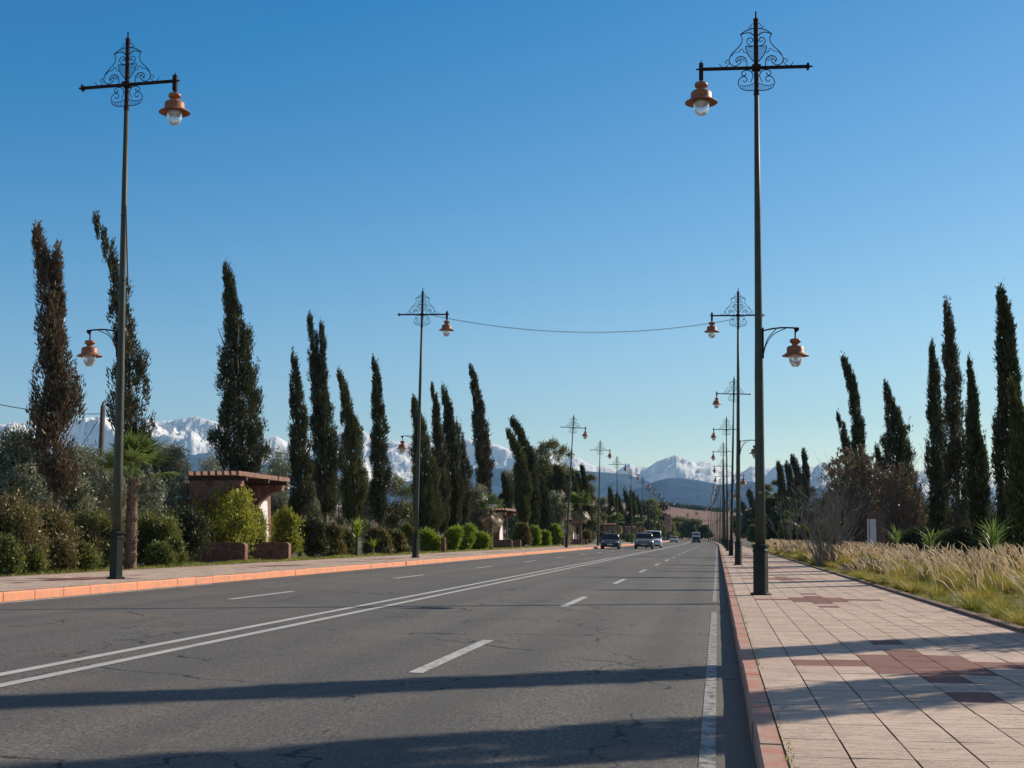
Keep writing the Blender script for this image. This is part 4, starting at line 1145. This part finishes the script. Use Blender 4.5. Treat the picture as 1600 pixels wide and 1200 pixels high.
def twig_plant(name, seed, px, X, h, spread, n, mat, label, cat, r0=0.014, base_r=0.25, forks=2, group=None):
    rnd = random.Random(seed); Y = y_at_x(px, X); gz = 0.42 if X < 0 else 0.1
    mb = MB()
    def grow(p, d, l, r, lv):
        pts = [p.copy()]; m = 4
        for i in range(m):
            d = (d + Vector((rnd.gauss(0, 0.09), rnd.gauss(0, 0.09), 0.05))).normalized()
            p = p + d * l / m; pts.append(p.copy())
            if lv < forks and i >= 1 and rnd.random() < 0.75:
                grow(p, (d + Vector((rnd.gauss(0, 0.45), rnd.gauss(0, 0.45), rnd.uniform(-0.1, 0.4)))).normalized(), l * rnd.uniform(0.3, 0.55), r * 0.6, lv + 1)
        mb.tube(pts, [r * (1 - 0.7 * i / m) for i in range(m + 1)], 3, cap=False)
    for k in range(n):
        a = rnd.uniform(0, math.tau); q = rnd.random() ** 0.7 * base_r
        sl = rnd.random() * spread
        grow(Vector((q * math.cos(a), q * math.sin(a), 0)), Vector((math.cos(a) * sl, math.sin(a) * sl, 1)).normalized(), h * rnd.uniform(0.7, 1.05), r0 * rnd.uniform(0.7, 1.3), 0)
    o = mb.build(name, M[mat]); o.location = (X, Y, gz)
    return tag(o, label, cat, group)
twig_plant('bare_shrub', 601, 1290, 4.45, 2.7, 0.60, 70, 'twig', 'bare grey many-stemmed shrub fanning up beside the right pavement', 'shrub', r0=0.021, base_r=0.4)
twig_plant('bare_tree', 602, 1230, 5.2, 3.6, 0.35, 5, 'twig', 'bare thin pale tree left of the bare grey shrub', 'tree', r0=0.04, forks=3)
twig_plant('bare_tree', 603, 1241, 5.6, 3.2, 0.4, 4, 'twig', 'second bare thin tree, just left of the bare grey shrub', 'tree', r0=0.04, forks=3)
twig_plant('dry_twig_bush', 604, 1335, 8.2, 4.4, 0.75, 80, 'brown_twig', 'tangle of dry brown stems left of the white panel pillar', 'bush', r0=0.018, forks=2)
twig_plant('dry_twig_bush', 605, 1400, 8.6, 4.0, 0.7, 70, 'brown_twig', 'tangle of dry brown stems right of the white panel pillar', 'bush', r0=0.018, forks=2)
twig_plant('bare_shrub', 606, 985, -17.5, 3.2, 0.5, 24, 'twig', 'bare greyish shrub behind the left edge of the dark grey car', 'shrub', r0=0.03)
twig_plant('leafless_plant', 607, 1531, 5.0, 0.75, 0.5, 9, 'brown_twig', 'small dark leafless stem clump in the grass near the right pavement edge', 'shrub', r0=0.007, base_r=0.08)

# blades in one go
def blades(rng, B, out, L, W, lean, droop, wind=(0, 0), segs=3, taper=0.2):
    n = len(B); Q = []
    side = np.stack([-out[:, 1], out[:, 0], np.zeros(n)], 1)
    rot = rng.uniform(-1, 1, n)[:, None]
    side = side + np.stack([out[:, 0], out[:, 1], np.zeros(n)], 1) * rot
    side /= np.linalg.norm(side, axis=1, keepdims=True)
    o3 = np.stack([out[:, 0], out[:, 1], np.zeros(n)], 1)
    wd = np.array([wind[0], wind[1], 0.0])
    def P(s):
        return B + o3 * (lean * L * s ** 1.5)[:, None] + wd * (L * s ** 2)[:, None] + np.array([0, 0, 1.0]) * (L * (s - droop * s * s))[:, None]
    for k in range(segs):
        s0, s1 = k / segs, (k + 1) / segs
        w0 = (W * (1 - (1 - taper) * s0))[:, None] / 2; w1 = (W * (1 - (1 - taper) * s1))[:, None] / 2
        p0, p1 = P(s0), P(s1)
        Q.append(np.stack([p0 - side * w0, p0 + side * w0, p1 + side * w1, p1 - side * w1], 1))
    return np.concatenate(Q), P

def fountain_grass():
    rng = np.random.default_rng(77)
    clumps = []
    y = 14.0
    while y < 150:
        row = 1.4 if y < 60 else 1.9
        for j in range(4):
            x = 4.28 + j * 1.0 + rng.uniform(-0.22, 0.35); yy = y + rng.uniform(-0.6, 0.6)
            if j == 3 and y > 75: continue
            if rng.random() < 0.10: continue
            hh = rng.uniform(0.38, 0.62) if j == 0 else rng.uniform(0.52, 0.84)
            if 41 < yy < 52 and j < 2: hh *= 0.4
            clumps.append((x, yy, hh, j))
        y += row
    Vs = []; T = []; MI = []
    for (x, y, h, j) in clumps:
        dens = 1.0 if y < 40 else (0.6 if y < 80 else 0.35)
        n = int(430 * dens); wsc = max(1.0, y / 26)
        a = rng.uniform(0, math.tau, n); out = np.stack([np.cos(a), np.sin(a)], 1)
        q = rng.random(n) ** 0.6 * 0.16
        B = np.stack([x + q * out[:, 0], y + q * out[:, 1], np.full(n, 0.10)], 1)
        L = h * rng.uniform(0.5, 1.15, n); lean = rng.uniform(0.05, 1.0, n) ** 0.8
        V, _ = blades(rng, B, out, L, np.full(n, 0.0065 * wsc), lean, 0.38, (-0.10, 0.0), 4)
        green = rng.random() ** 1.3; tn = np.clip(rng.random(n) * 0.6 + rng.uniform(0, 0.4), 0, 1)
        mi = (rng.random(n) > 0.12 + 0.6 * green).astype(int)
        Vs.append(V); T.append(np.tile(tn, 4)); MI.append(np.tile(mi, 4))
        if j == 0 and rng.random() < 0.45: continue
        m = int((rng.uniform(14, 40) if j else 9) * (1 if y < 60 else 0.8)); a = rng.uniform(0, math.tau, m); out = np.stack([np.cos(a), np.sin(a)], 1)
        B = np.stack([x + 0.1 * out[:, 0], y + 0.1 * out[:, 1], np.full(m, 0.10)], 1)
        L = h * rng.uniform(0.8, 1.3, m); lean = rng.uniform(0.05, 0.55, m)
        V, P = blades(rng, B, out, L, np.full(m, 0.004 * wsc), lean, 0.1, (-0.13, 0.0), 3, 0.8)
        Vs.append(V); T.append(np.full(3 * m, 0.9)); MI.append(np.ones(3 * m, int))
        p0 = P(0.86); p1 = P(1.0); d = p1 - p0; d /= np.linalg.norm(d, axis=1, keepdims=True)
        d = d + np.array([-0.05, 0, 0.25]); pl = rng.uniform(0.12, 0.23, m)[:, None]
        bend_ = np.stack([out[:, 0] * 0.25 - 0.12, out[:, 1] * 0.25, np.full(m, -0.05)], 1)
        for s_ in range(3):
            sd_ = np.cross(d, rdir(rng, m)); sd_ /= np.linalg.norm(sd_, axis=1, keepdims=True)
            w_ = 0.011 * max(1, y / 26) * rng.uniform(0.7, 1.3, m)[:, None]
            c0 = p1; c1 = p1 + d * pl * 0.5; c2 = p1 + d * pl + bend_ * pl
            Vs.append(np.stack([c0 - sd_ * w_ * 0.5, c0 + sd_ * w_ * 0.5, c1 + sd_ * w_, c1 - sd_ * w_], 1))
            Vs.append(np.stack([c1 - sd_ * w_, c1 + sd_ * w_, c2 + sd_ * w_ * 0.25, c2 - sd_ * w_ * 0.25], 1))
            tt = rng.random(m); T += [tt, tt]; MI += [np.full(m, 2), np.full(m, 2)]
    me = quads_mesh('fountain_grass', np.concatenate(Vs), [M['grass'], M['grass_dry'], M['plume']], np.concatenate(T), np.concatenate(MI))
    tag(link('fountain_grass', me), 'pale feathery fountain grass filling the verge right of the pavement', 'grass', kind='stuff')
fountain_grass()

def turf(name, x0, x1, y0, y1, n, h, z, mats, label, seed, pw=1.7, share=0.5, wind=0.0):
    rng = np.random.default_rng(seed)
    u = rng.random(n) ** pw
    Y = y0 + (y1 - y0) * u; X = rng.uniform(x0, x1, n)
    patch = np.sin(X * 2.3 + Y * 0.9) + np.sin(Y * 2.1 - X) + rng.normal(0, 0.7, n)
    keep = patch > -0.9
    X, Y = X[keep], Y[keep]; n = len(X)
    a = rng.uniform(0, math.tau, n); out = np.stack([np.cos(a), np.sin(a)], 1)
    B = np.stack([X + bendn(Y), Y, np.full(n, z)], 1)
    L = h * rng.uniform(0.4, 1.2, n) * (1 + 0.3 * np.sin(X * 3 + Y)); wsc = np.maximum(1, Y / 28)
    V, _ = blades(rng, B, out, L, 0.009 * wsc, rng.uniform(0.1, 0.9, n), 0.3, (wind, 0), 2)
    ti = np.clip(rng.random(n) * 0.6 + 0.2 + 0.2 * np.sin(X + Y * 0.5), 0, 1); mi = (rng.random(n) > share).astype(int)
    me = quads_mesh(name, V, mats, np.tile(ti, 2), np.tile(mi, 2))
    tag(link(name, me), label, 'grass', kind='stuff')
turf('grass', -17.9, -15.95, 24, 160, 42000, 0.16, 0.43, [M['grass'], M['grass_dry']], 'green grass strip between the left pavement and the shrubs', 31, share=0.7)
turf('grass', 3.95, 4.8, 14, 130, 22000, 0.16, 0.09, [M['grass'], M['grass_dry']], 'low green and ochre grass along the edge of the right pavement', 32, share=0.3)
turf('grass', 4.6, 9.5, 20, 160, 9000, 0.25, 0.09, [M['grass'], M['grass_dry']], 'rough grass under the fountain grass on the right', 33, share=0.3)

turf('joint_weeds', 0.345, 0.40, 6, 90, 900, 0.035, 0.15, [M['grass'], M['grass_dry']], 'tiny weeds in the joint between kerb and paving', 35, share=0.5)
turf('gutter_weeds', -11.75, -11.6, 15, 110, 900, 0.035, 0.47, [M['grass'], M['grass_dry']], 'tiny weeds behind the orange kerb', 36, share=0.5)

turf('short_turf', 4.2, 8.6, 13.5, 60, 30000, 0.13, 0.09, [M['grass'], M['grass_dry']], 'short dry turf covering the soil between the fountain grass tufts', 37, share=0.35, pw=1.3)
# palms
def palm(seed, px, X, zc, nf, fr, tr, label, dead=6, scale=1.0):
    rng = np.random.default_rng(seed); rnd = random.Random(seed)
    Y = y_at_x(px, X); gz = 0.42 if X < 0 else 0.1; H = zc - gz
    o = thing('fan_palm', (X + bend(Y), Y, gz), label, 'palm tree', 'small fan palms')
    Vs = []; T = []; MI = []
    for k in range(nf + dead):
        dd = k >= nf
        az = rng.uniform(0, math.tau); el = rng.uniform(0.05, 1.4) if not dd else rng.uniform(-1.35, -0.7)
        d = np.array([math.cos(az) * math.cos(el), math.sin(az) * math.cos(el), math.sin(el)])
        sdv = np.cross(d, [0, 0, 1.0]); sdv /= np.linalg.norm(sdv) + 1e-9
        nup = np.cross(sdv, d)
        p0 = np.array([0, 0, H]) + d * 0.08; p1 = p0 + d * fr * 0.85
        Vs.append(np.array([[p0 - sdv * 0.018, p0 + sdv * 0.018, p1 + sdv * 0.01, p1 - sdv * 0.01]])); T.append([0.5]); MI.append([1 if dd else 0])
        m = 26
        for q in range(m):
            an = math.radians(-105 + 210 * q / (m - 1)); ll = fr * (1.0 - 0.28 * abs(an) / 1.8) * rng.uniform(0.85, 1.1)
            dl = d * math.cos(an) + sdv * math.sin(an)
            mid = p1 + dl * ll * 0.55 + nup * 0.05; tip = p1 + dl * ll + np.array([0, 0, -1.0]) * ll * rng.uniform(0.0, 0.22)
            wv = np.cross(dl, nup) * 0.022 * max(1, Y / 60); wv2 = wv * 1.2
            Vs.append(np.array([[p1 - wv * 0.3, p1 + wv * 0.3, mid + wv2, mid - wv2], [mid - wv2, mid + wv2, tip + wv * 0.15, tip - wv * 0.15]]))
            tt = rng.random() * 0.4 + (k % 5) * 0.12; T.append([tt, tt]); MI.append([1 if dd else 0] * 2)
    link('crown', quads_mesh('crown', np.concatenate(Vs), [M['palm'], M['palm_dry']], np.concatenate([np.array(t) for t in T]), np.concatenate([np.array(t) for t in MI])), o)
    mb = MB(); mb.smooth = False
    prof = []
    for i in range(15):
        t = i / 14; prof.append((tr * (1.12 - 0.3 * t) * (1.0 if i % 2 else 0.93), -0.2 + (H + 0.2) * t))
    mb.lathe(prof, seg=12)
    # boot stubs left by old leaves
    for i in range(int(H * 34)):
        z = rnd.uniform(0.1, H); a = rnd.uniform(0, math.tau); r_ = tr * (1.08 - 0.3 * z / H)
        p = Vector((math.cos(a) * r_ * 0.95, math.sin(a) * r_ * 0.95, z)); q = p + Vector((math.cos(a) * 0.07, math.sin(a) * 0.07, 0.10))
        s_ = Vector((-math.sin(a), math.cos(a), 0)) * 0.045
        mb.add([p - s_, p + s_, q + s_ * 0.6, q - s_ * 0.6, p - Vector((0, 0, 0.05))], [(0, 1, 2, 3), (4, 1, 0), (4, 2, 1), (4, 0, 3), (4, 3, 2)])
    mb.build('trunk', M['palm_bark'], o)
palm(701, 205, -16.35, 3.0, 24, 0.78, 0.165, 'fan palm with shaggy red-brown trunk right behind the leftmost lamp', 4)
palm(702, 767, -16.8, 3.45, 12, 0.75, 0.16, 'small bright fan palm left of the second stone shelter', 4)
palm(703, 907, -16.9, 5.3, 20, 1.2, 0.20, 'tall fan palm with drooping dead fronds in front of the third shelter', 12)
palm(704, 965, -16.9, 3.9, 14, 1.1, 0.2, 'fan palm in front of the fourth shelter', 6)
palm(705, 1005, -16.5, 4.2, 12, 1.3, 0.2, 'tiny distant fan palm above the dark grey car', 4)
palm(706, 1166, 9.0, 6.5, 16, 1.5, 0.14, 'slim distant fan palm beside the second right lamp', 5)
palm(707, 1236, 7.5, 3.2, 10, 0.6, 0.10, 'small yellow-green fan palm behind the bare thin trees', 3)
palm(708, 1327, 6.9, 1.7, 9, 0.45, 0.10, 'low bright fan palm beside the red bollard on the right', 2)

def yucca(seed, px, X, h, n, L, W, label, name='yucca', mat='yucca', trunk=0.3, tilt=0.9, cat='yucca', group='spiky yuccas in the right verge'):
    rng = np.random.default_rng(seed); Y = y_at_x(px, X); gz = 0.42 if X < 0 else 0.1
    o = thing(name, (X, Y, gz), label, cat, group)
    a = rng.uniform(0, math.tau, n); out = np.stack([np.cos(a), np.sin(a)], 1)
    B = np.stack([0.03 * out[:, 0], 0.03 * out[:, 1], rng.uniform(h * 0.6, h, n)], 1)
    V, _ = blades(rng, B, out, L * rng.uniform(0.7, 1.1, n), np.full(n, W), rng.uniform(0.1, tilt * 1.5, n), 0.25 * rng.random(n) * 2, (0, 0), 3, 0.1)
    link('blades', quads_mesh('blades', V, M[mat], np.tile(rng.random(n), 3)), o)
    mb = MB(); mb.lathe([(0.09, -0.1), (0.07, h * 0.5), (0.05, h)], seg=7); mb.build('stem', M['bark'], o)
yucca(801, 1552, 6.6, 1.35, 70, 0.75, 0.045, 'bright spiky yucca in the grass below the tallest right cypress')
yucca(802, 1401, 7.0, 1.35, 50, 0.75, 0.05, 'bright spiky yucca right of the white panel pillar')
yucca(803, 1455, 7.0, 1.25, 36, 0.6, 0.06, 'small leafy yucca half hidden behind the middle of the fountain grass')
yucca(804, 558, -17.3, 1.35, 46, 0.95, 0.11, 'broad-leaved green plant in the verge left of the second left lamp', 'broadleaf_plant', 'hedge_bright', cat='plant', group='broad-leaved plants in the left verge')
yucca(805, 583, -17.2, 0.5, 24, 0.6, 0.09, 'low broad-leaved plant at the foot of the taller one', 'broadleaf_plant', 'hedge_bright', cat='plant', group='broad-leaved plants in the left verge')
yucca(806, 28, -17.0, 0.55, 50, 0.45, 0.02, 'small blue-grey spiky palm plant in the shrubs at the left edge', 'dwarf_palm', 'olive', cat='plant', group='spiky plants in the left verge')
yucca(807, 640, -17.1, 0.3, 24, 0.5, 0.04, 'grey agave-like plant at the foot of the second left lamp', 'agave', 'olive', cat='plant', group='spiky plants in the left verge')

# ------------------------------------------------------------------ cars
def car_paint(name, c, rough=0.25):
    m, t, b = new_mat(name)
    b.inputs['Base Color'].default_value = (*c, 1); b.inputs['Roughness'].default_value = rough
    b.inputs['Coat Weight'].default_value = 0.25; b.inputs['Coat Roughness'].default_value = 0.06
    n_ = noise_(t, coords(t), 3, 3); t.links.new(mix(t, rng_(t, n_, 0.4, 0.7), c, tuple(x * 0.8 + 0.02 for x in c)), b.inputs['Base Color'])
    return m
M['glass'] = simple('dark_car_glass', (0.02, 0.025, 0.03), None, 2, 0.08, spec=0.35)
M['black'] = simple('black_plastic', (0.018, 0.018, 0.02), None, 8, 0.55)
M['rubber'] = simple('tyre_rubber', (0.022, 0.021, 0.02), None, 8, 0.85)
M['rim'] = simple('alloy_rim', (0.45, 0.45, 0.46), None, 4, 0.35, metal=0.7)
M['headlamp'] = simple('headlamp_lens', (0.75, 0.77, 0.8), (0.6, 0.62, 0.65), 4, 0.12)
M['taillamp'] = simple('red_tail_lens', (0.35, 0.02, 0.015), None, 4, 0.2)
M['plate'] = simple('white_number_plate', (0.7, 0.7, 0.68), None, 4, 0.5)
M['chrome'] = simple('chrome_trim', (0.7, 0.7, 0.72), None, 4, 0.15, metal=1.0)

def make_car(x, y, rz, L, W, H, kind, paint, name, label):
    """local: the front faces -y"""
    root = thing(name, (x + bend(y), y, rz_road(x)), label, 'van' if 'van' in name else 'car', rz=rz)
    root.rotation_euler = (0, math.atan(CF), rz) if abs(rz) < 1 else (0, -math.atan(CF), rz)
    van = kind == 'van'
    hb = {'hatch': 0.92, 'suv': 1.05, 'van': 1.10, 'saloon': 0.92}[kind] * 1.0
    gl = 0.20 if kind != 'suv' else 0.24
    f, r = -L / 2, L / 2
    hood = {'hatch': 0.24, 'suv': 0.25, 'van': 0.17, 'saloon': 0.27}[kind] * L
    tail = {'hatch': 0.05, 'suv': 0.03, 'van': 0.01, 'saloon': 0.20}[kind] * L
    low = [(f + 0.06, gl), (f, gl + 0.18), (f + 0.01, hb * 0.62), (f + 0.10, hb * 0.76), (f + 0.3, hb * 0.86), (f + hood, hb), (r - 0.35, hb + 0.02), (r - 0.06, hb - 0.02), (r, hb * 0.7), (r - 0.02, gl + 0.15), (r - 0.1, gl)]
    mb = MB(); mb.smooth = True
    st = [(-1, 0.93, 0.86), (-0.97, 0.975, 0.95), (-0.86, 0.995, 0.99), (-0.5, 1.0, 1.0), (0, 1.008, 1.01), (0.5, 1.0, 1.0), (0.86, 0.995, 0.99), (0.97, 0.975, 0.95), (1, 0.93, 0.86)]
    n = len(low); vs = []
    for (sx, sy, sz) in st:
        for (py, pz) in low:
            vs.append((sx * W / 2, py * sy, gl + (pz - gl) * sz + (0.02 if sz < 0.9 else 0)))
    fs = []
    for i in range(len(st) - 1):
        for j in range(n):
            j2 = (j + 1) % n
            fs.append((i * n + j, (i + 1) * n + j, (i + 1) * n + j2, i * n + j2))
    fs.append(tuple(range(n))); fs.append(tuple((len(st) - 1) * n + j for j in range(n - 1, -1, -1)))
    mb.add(vs, fs)
    # cabin
    ws = hood - 0.05; tw = 0.60 if not van else 0.42
    cab = [(f + ws, hb - 0.03), (f + ws + tw, H - 0.06), (f + ws + tw + 0.35, H), (r - tail - 0.55, H - 0.01), (r - tail - (0.28 if not van else 0.08), H - 0.09), (r - tail - 0.05, hb)]
    vs = []; n2 = len(cab)
    wt = lambda z: W / 2 * (0.97 - (0.17 if not van else 0.08) * max(0, (z - hb)) / (H - hb))
    for sx, dz in ((-1, -0.05), (-0.9, -0.012), (-0.5, 0.0), (0.5, 0.0), (0.9, -0.012), (1, -0.05)):
        for (py, pz) in cab: vs.append((sx * wt(pz), py, pz + (dz if pz > hb + 0.1 else 0)))
    fs = []
    for i in range(5):
        for j in range(n2):
            j2 = (j + 1) % n2; fs.append((i * n2 + j, (i + 1) * n2 + j, (i + 1) * n2 + j2, i * n2 + j2))
    fs.append(tuple(range(n2))); fs.append(tuple(5 * n2 + j for j in range(n2 - 1, -1, -1)))
    mb.add(vs, fs)
    mb.build('body', paint, root)
    def plate4(name, pts, mat, th=(0, 0, 0)):
        m_ = MB(); c = [tuple(p) for p in pts]; d = [tuple(p[i] - th[i] for i in range(3)) for p in pts]
        m_.add(c + d, [(0, 1, 2, 3), (7, 6, 5, 4), (0, 4, 5, 1), (1, 5, 6, 2), (2, 6, 7, 3), (3, 7, 4, 0)]); return m_.build(name, mat, root)
    # windscreen and rear window, set proud of the cabin
    def slope(p, q, a, b2, off):
        (y0, z0), (y1, z1) = p, q
        ya, za = y0 + (y1 - y0) * a, z0 + (z1 - z0) * a; yb, zb = y0 + (y1 - y0) * b2, z0 + (z1 - z0) * b2
        wa, wb = wt(za) * 0.90, wt(zb) * 0.86
        return [(-wa, ya + off, za), (wa, ya + off, za), (wb, yb + off, zb), (-wb, yb + off, zb)]
    plate4('windscreen', slope(cab[0], cab[1], 0.08, 0.96, -0.02), M['glass'], (0, -0.03, 0))
    plate4('rear_window', slope(cab[5], cab[4], 0.12 if not van else 0.5, 0.92, 0.02), M['glass'], (0, 0.03, 0))
    for s in (-1, 1):
        z0, z1 = hb + 0.05, H - 0.15
        ya = f + ws + tw * (z0 - hb) / (H - hb) + 0.12; yb = f + ws + tw * 0.95 + 0.10; ye = r - tail - 0.35; ym = (yb + ye) / 2
        o_ = 0.012
        m_ = MB()
        for (q0, q1, q2, q3) in ((ya, ym - 0.03, ym - 0.03, yb), (ym + 0.04, ye + 0.1, ye, ym + 0.04)):
            x0, x1 = s * (wt(z0) + o_), s * (wt(z1) + o_)
            m_.add([(x0, q0, z0), (x0, q1, z0), (x1, q2, z1), (x1, q3, z1)], [(0, 1, 2, 3)])
        if not van or s: m_.build('side_window', M['glass'], root)
        m_ = MB(); m_.box(s * (W / 2 - 0.02) if s > 0 else -W / 2 - 0.17, s * (W / 2 + 0.17) if s > 0 else -W / 2 + 0.02, f + ws + 0.25, f + ws + 0.36, hb, hb + 0.15)
        m_.build('wing_mirror', paint, root)
        # headlights
        hx0, hx1 = s * W / 2 * 0.60, s * W / 2 * 0.93
        hz0, hz1 = hb * 0.64, hb * 0.78
        plate4('headlight', [(hx0, f + 0.0, hz0), (hx1, f + 0.10, hz0 + 0.03), (hx1, f + 0.16, hz1 + 0.03), (hx0, f + 0.06, hz1 - 0.02)], M['headlamp'], (0, -0.08, 0))
        plate4('tail_light', [(s * W / 2 * 0.72, r + 0.01, hb * 0.62), (s * W / 2 * 0.93, r - 0.05, hb * 0.62), (s * W / 2 * 0.93, r - 0.06, hb * 0.95), (s * W / 2 * 0.72, r + 0.01, hb * 0.92)], M['taillamp'], (0, 0.05, 0))
    m_ = MB(); m_.box(-W / 2 * 0.55, W / 2 * 0.55, f - 0.012, f + 0.1, hb * 0.60, hb * 0.72); g = m_.build('grille', M['black'], root)
    m_ = MB(); m_.box(-W / 2 * 0.5, W / 2 * 0.5, f - 0.018, f - 0.012, hb * 0.655, hb * 0.67); m_.build('grille_bar', M['chrome'], g)
    m_ = MB(); m_.box(-W / 2 * 0.82, W / 2 * 0.82, f - 0.02, f + 0.2, gl - 0.02, gl + 0.16); m_.build('bumper', M['black'], root)
    m_ = MB(); m_.box(-0.26, 0.26, f - 0.035, f - 0.022, gl + 0.17, gl + 0.28); m_.build('number_plate', M['plate'], root)
    m_ = MB(); m_.box(-0.26, 0.26, r + 0.012, r + 0.03, gl + 0.25, gl + 0.36); m_.build('number_plate', M['plate'], root)
    wr = 0.31 if kind != 'suv' else 0.35
    for sy in (f + 0.80, r - 0.78):
        for s in (-1, 1):
            m_ = MB(); m_.smooth = False
            m_.lathe([(0.19, -0.1), (wr - 0.03, -0.1), (wr, -0.07), (wr, 0.07), (wr - 0.03, 0.1), (0.19, 0.1)], seg=20)
            m_.v = [(v[2], v[0], v[1]) for v in m_.v]
            w_ = m_.build('wheel', M['rubber'], root); w_.location = (s * (W / 2 - 0.10), sy, wr)
            m_ = MB(); m_.lathe([(0.19, 0.09), (0.16, 0.07), (0.05, 0.085), (0.0, 0.09)], seg=10)
            m_.v = [(s * v[2], v[0], v[1]) for v in m_.v]
            m_.build('rim', M['rim'], w_)
    if kind == 'suv':
        for s in (-1, 1):
            m_ = MB(); m_.tube([(s * W * 0.36, f + ws + tw + 0.3, H + 0.01), (s * W * 0.36, f + ws + tw + 0.4, H + 0.06), (s * W * 0.36, r - 0.7, H + 0.05), (s * W * 0.36, r - 0.6, H)], 0.02, 6); m_.build('roof_rail', M['black'], root)
    return root
def rz_road(x): return -CF * x + 0.005
P_navy = car_paint('dark_blue_car_paint', (0.022, 0.026, 0.032)); P_grey = car_paint('dark_grey_car_paint', (0.13, 0.13, 0.13))
P_white = car_paint('white_van_paint', (0.72, 0.73, 0.74)); P_silver = car_paint('silver_car_paint', (0.42, 0.43, 0.44)); P_black = car_paint('black_car_paint', (0.02, 0.02, 0.022))
make_car(-10.05, 126, 0.03, 4.2, 1.76, 1.47, 'hatch', P_navy, 'hatchback_car', 'dark blue hatchback driving towards the viewer in the lane beside the left kerb')
make_car(-7.4, 135.5, 0.03, 4.5, 1.88, 1.62, 'suv', P_grey, 'suv_car', 'dark grey SUV with bright headlights driving ahead of the white van')
make_car(-7.15, 150.0, 0.03, 4.6, 1.84, 1.92, 'van', P_white, 'white_van', 'white van partly hidden behind the dark grey SUV')
make_car(-9.0, 300.0, 0.06, 4.2, 1.75, 1.45, 'saloon', P_silver, 'silver_car', 'small distant silver car coming towards the viewer in the left lanes')
make_car(-4.0, 300.0, math.pi + 0.05, 4.2, 1.75, 1.45, 'saloon', P_black, 'dark_car', 'small distant dark car driving away beside the far white van')
make_car(-4.2, 350.0, math.pi + 0.05, 5.2, 2.1, 2.6, 'van', P_white, 'white_van', 'far white van driving away at the end of the road')

# ------------------------------------------------------------------ far houses and mast
M['pink_wall'] = simple('pink_render_wall', (0.42, 0.20, 0.15), (0.36, 0.17, 0.13), 0.4, 0.9)
M['cream_wall'] = simple('cream_render_wall', (0.55, 0.45, 0.36), None, 0.4, 0.9)
M['void'] = simple('dark_window_opening', (0.03, 0.03, 0.035), None, 2, 0.3)
def house(px, base_py, top_py, wpx, Y, mat, label):
    X = (px - 1121) / FPX * Y; z0 = EYE + (840 - base_py) / FPX * Y; z1 = EYE + (840 - top_py) / FPX * Y; W_ = wpx / FPX * Y
    o = thing('far_house', (X, Y, z0 - 3), label, 'house', 'small houses on the far slope'); h = z1 - z0 + 3
    mb = MB(); mb.box(-W_ / 2, W_ / 2, 0, W_ * 0.7, 0, h); mb.build('wall', mat, o)
    mb = MB(); mb.box(-W_ / 2 - .2, W_ / 2 + .2, -0.2, W_ * 0.7 + .2, h, h + 0.4); mb.build('roof', mat, o)
    for k in range(3):
        mb = MB(); x = -W_ * 0.33 + k * W_ * 0.33; mb.box(x - W_ * 0.06, x + W_ * 0.06, -0.05, 0.02, h - 2.6, h - 1.2); mb.build('window', M['void'], o)
house(1046, 820, 808, 9, 560, M['pink_wall'], 'pink flat-roofed house above the trees at the left of the road end')
house(1054, 818, 813, 6, 800, M['cream_wall'], 'small pale house right of the pink one')
house(1084, 818, 812, 9, 900, M['pink_wall'], 'low pinkish house above the far white van')
house(1076, 806, 803, 4, 1400, M['cream_wall'], 'tiny pale house halfway up the bare slope')
house(1090, 804, 801, 4, 1500, M['cream_wall'], 'tiny pale house on the right of the bare slope')
# scrub along the crest of the bare slope
rng = np.random.default_rng(9)
bl = []
for i in range(170):
    px = rng.uniform(900, 1180) if i % 3 else rng.uniform(935, 1100)
    cy = np.interp(px, [p[0] for p in PLAIN], [p[1] for p in PLAIN])
    Y = 1880 + rng.uniform(-60, 0); X = (px - 1121) / FPX * Y; z = EYE + (840 - cy) / FPX * Y * 0.995
    s = rng.uniform(1.4, 3.2); bl.append((X, Y, z - 2.2, s * 1.6, s, s))
V, ti = blob_crown(rng, bl, 26000, 2.2, 1.2, spread=0.9)
tag(link('crest_scrub', quads_mesh('crest_scrub', V, M['olive_dark'], ti)), 'dark line of scrub along the crest of the bare mauve slope', 'scrub', kind='stuff')

# ------------------------------------------------------------------ haze
hz = MB(); hz.box(-15800, 15800, -280, 15900, -7, 1500)
hm = bpy.data.materials.new('pale_haze'); hm.use_nodes = True
t = hm.node_tree; t.nodes.clear(); out = t.nodes.new('ShaderNodeOutputMaterial')
pv = t.nodes.new('ShaderNodeVolumePrincipled')
pv.inputs['Color'].default_value = (0.34, 0.66, 1.0, 1); pv.inputs['Density'].default_value = 4.3e-5
t.links.new(pv.outputs[0], out.inputs['Volume'])
hob = hz.build('haze', hm); tag(hob, kind='stuff')
if hasattr(hm, "cycles") and hasattr(hm.cycles, "homogeneous_volume"): hm.cycles.homogeneous_volume = True
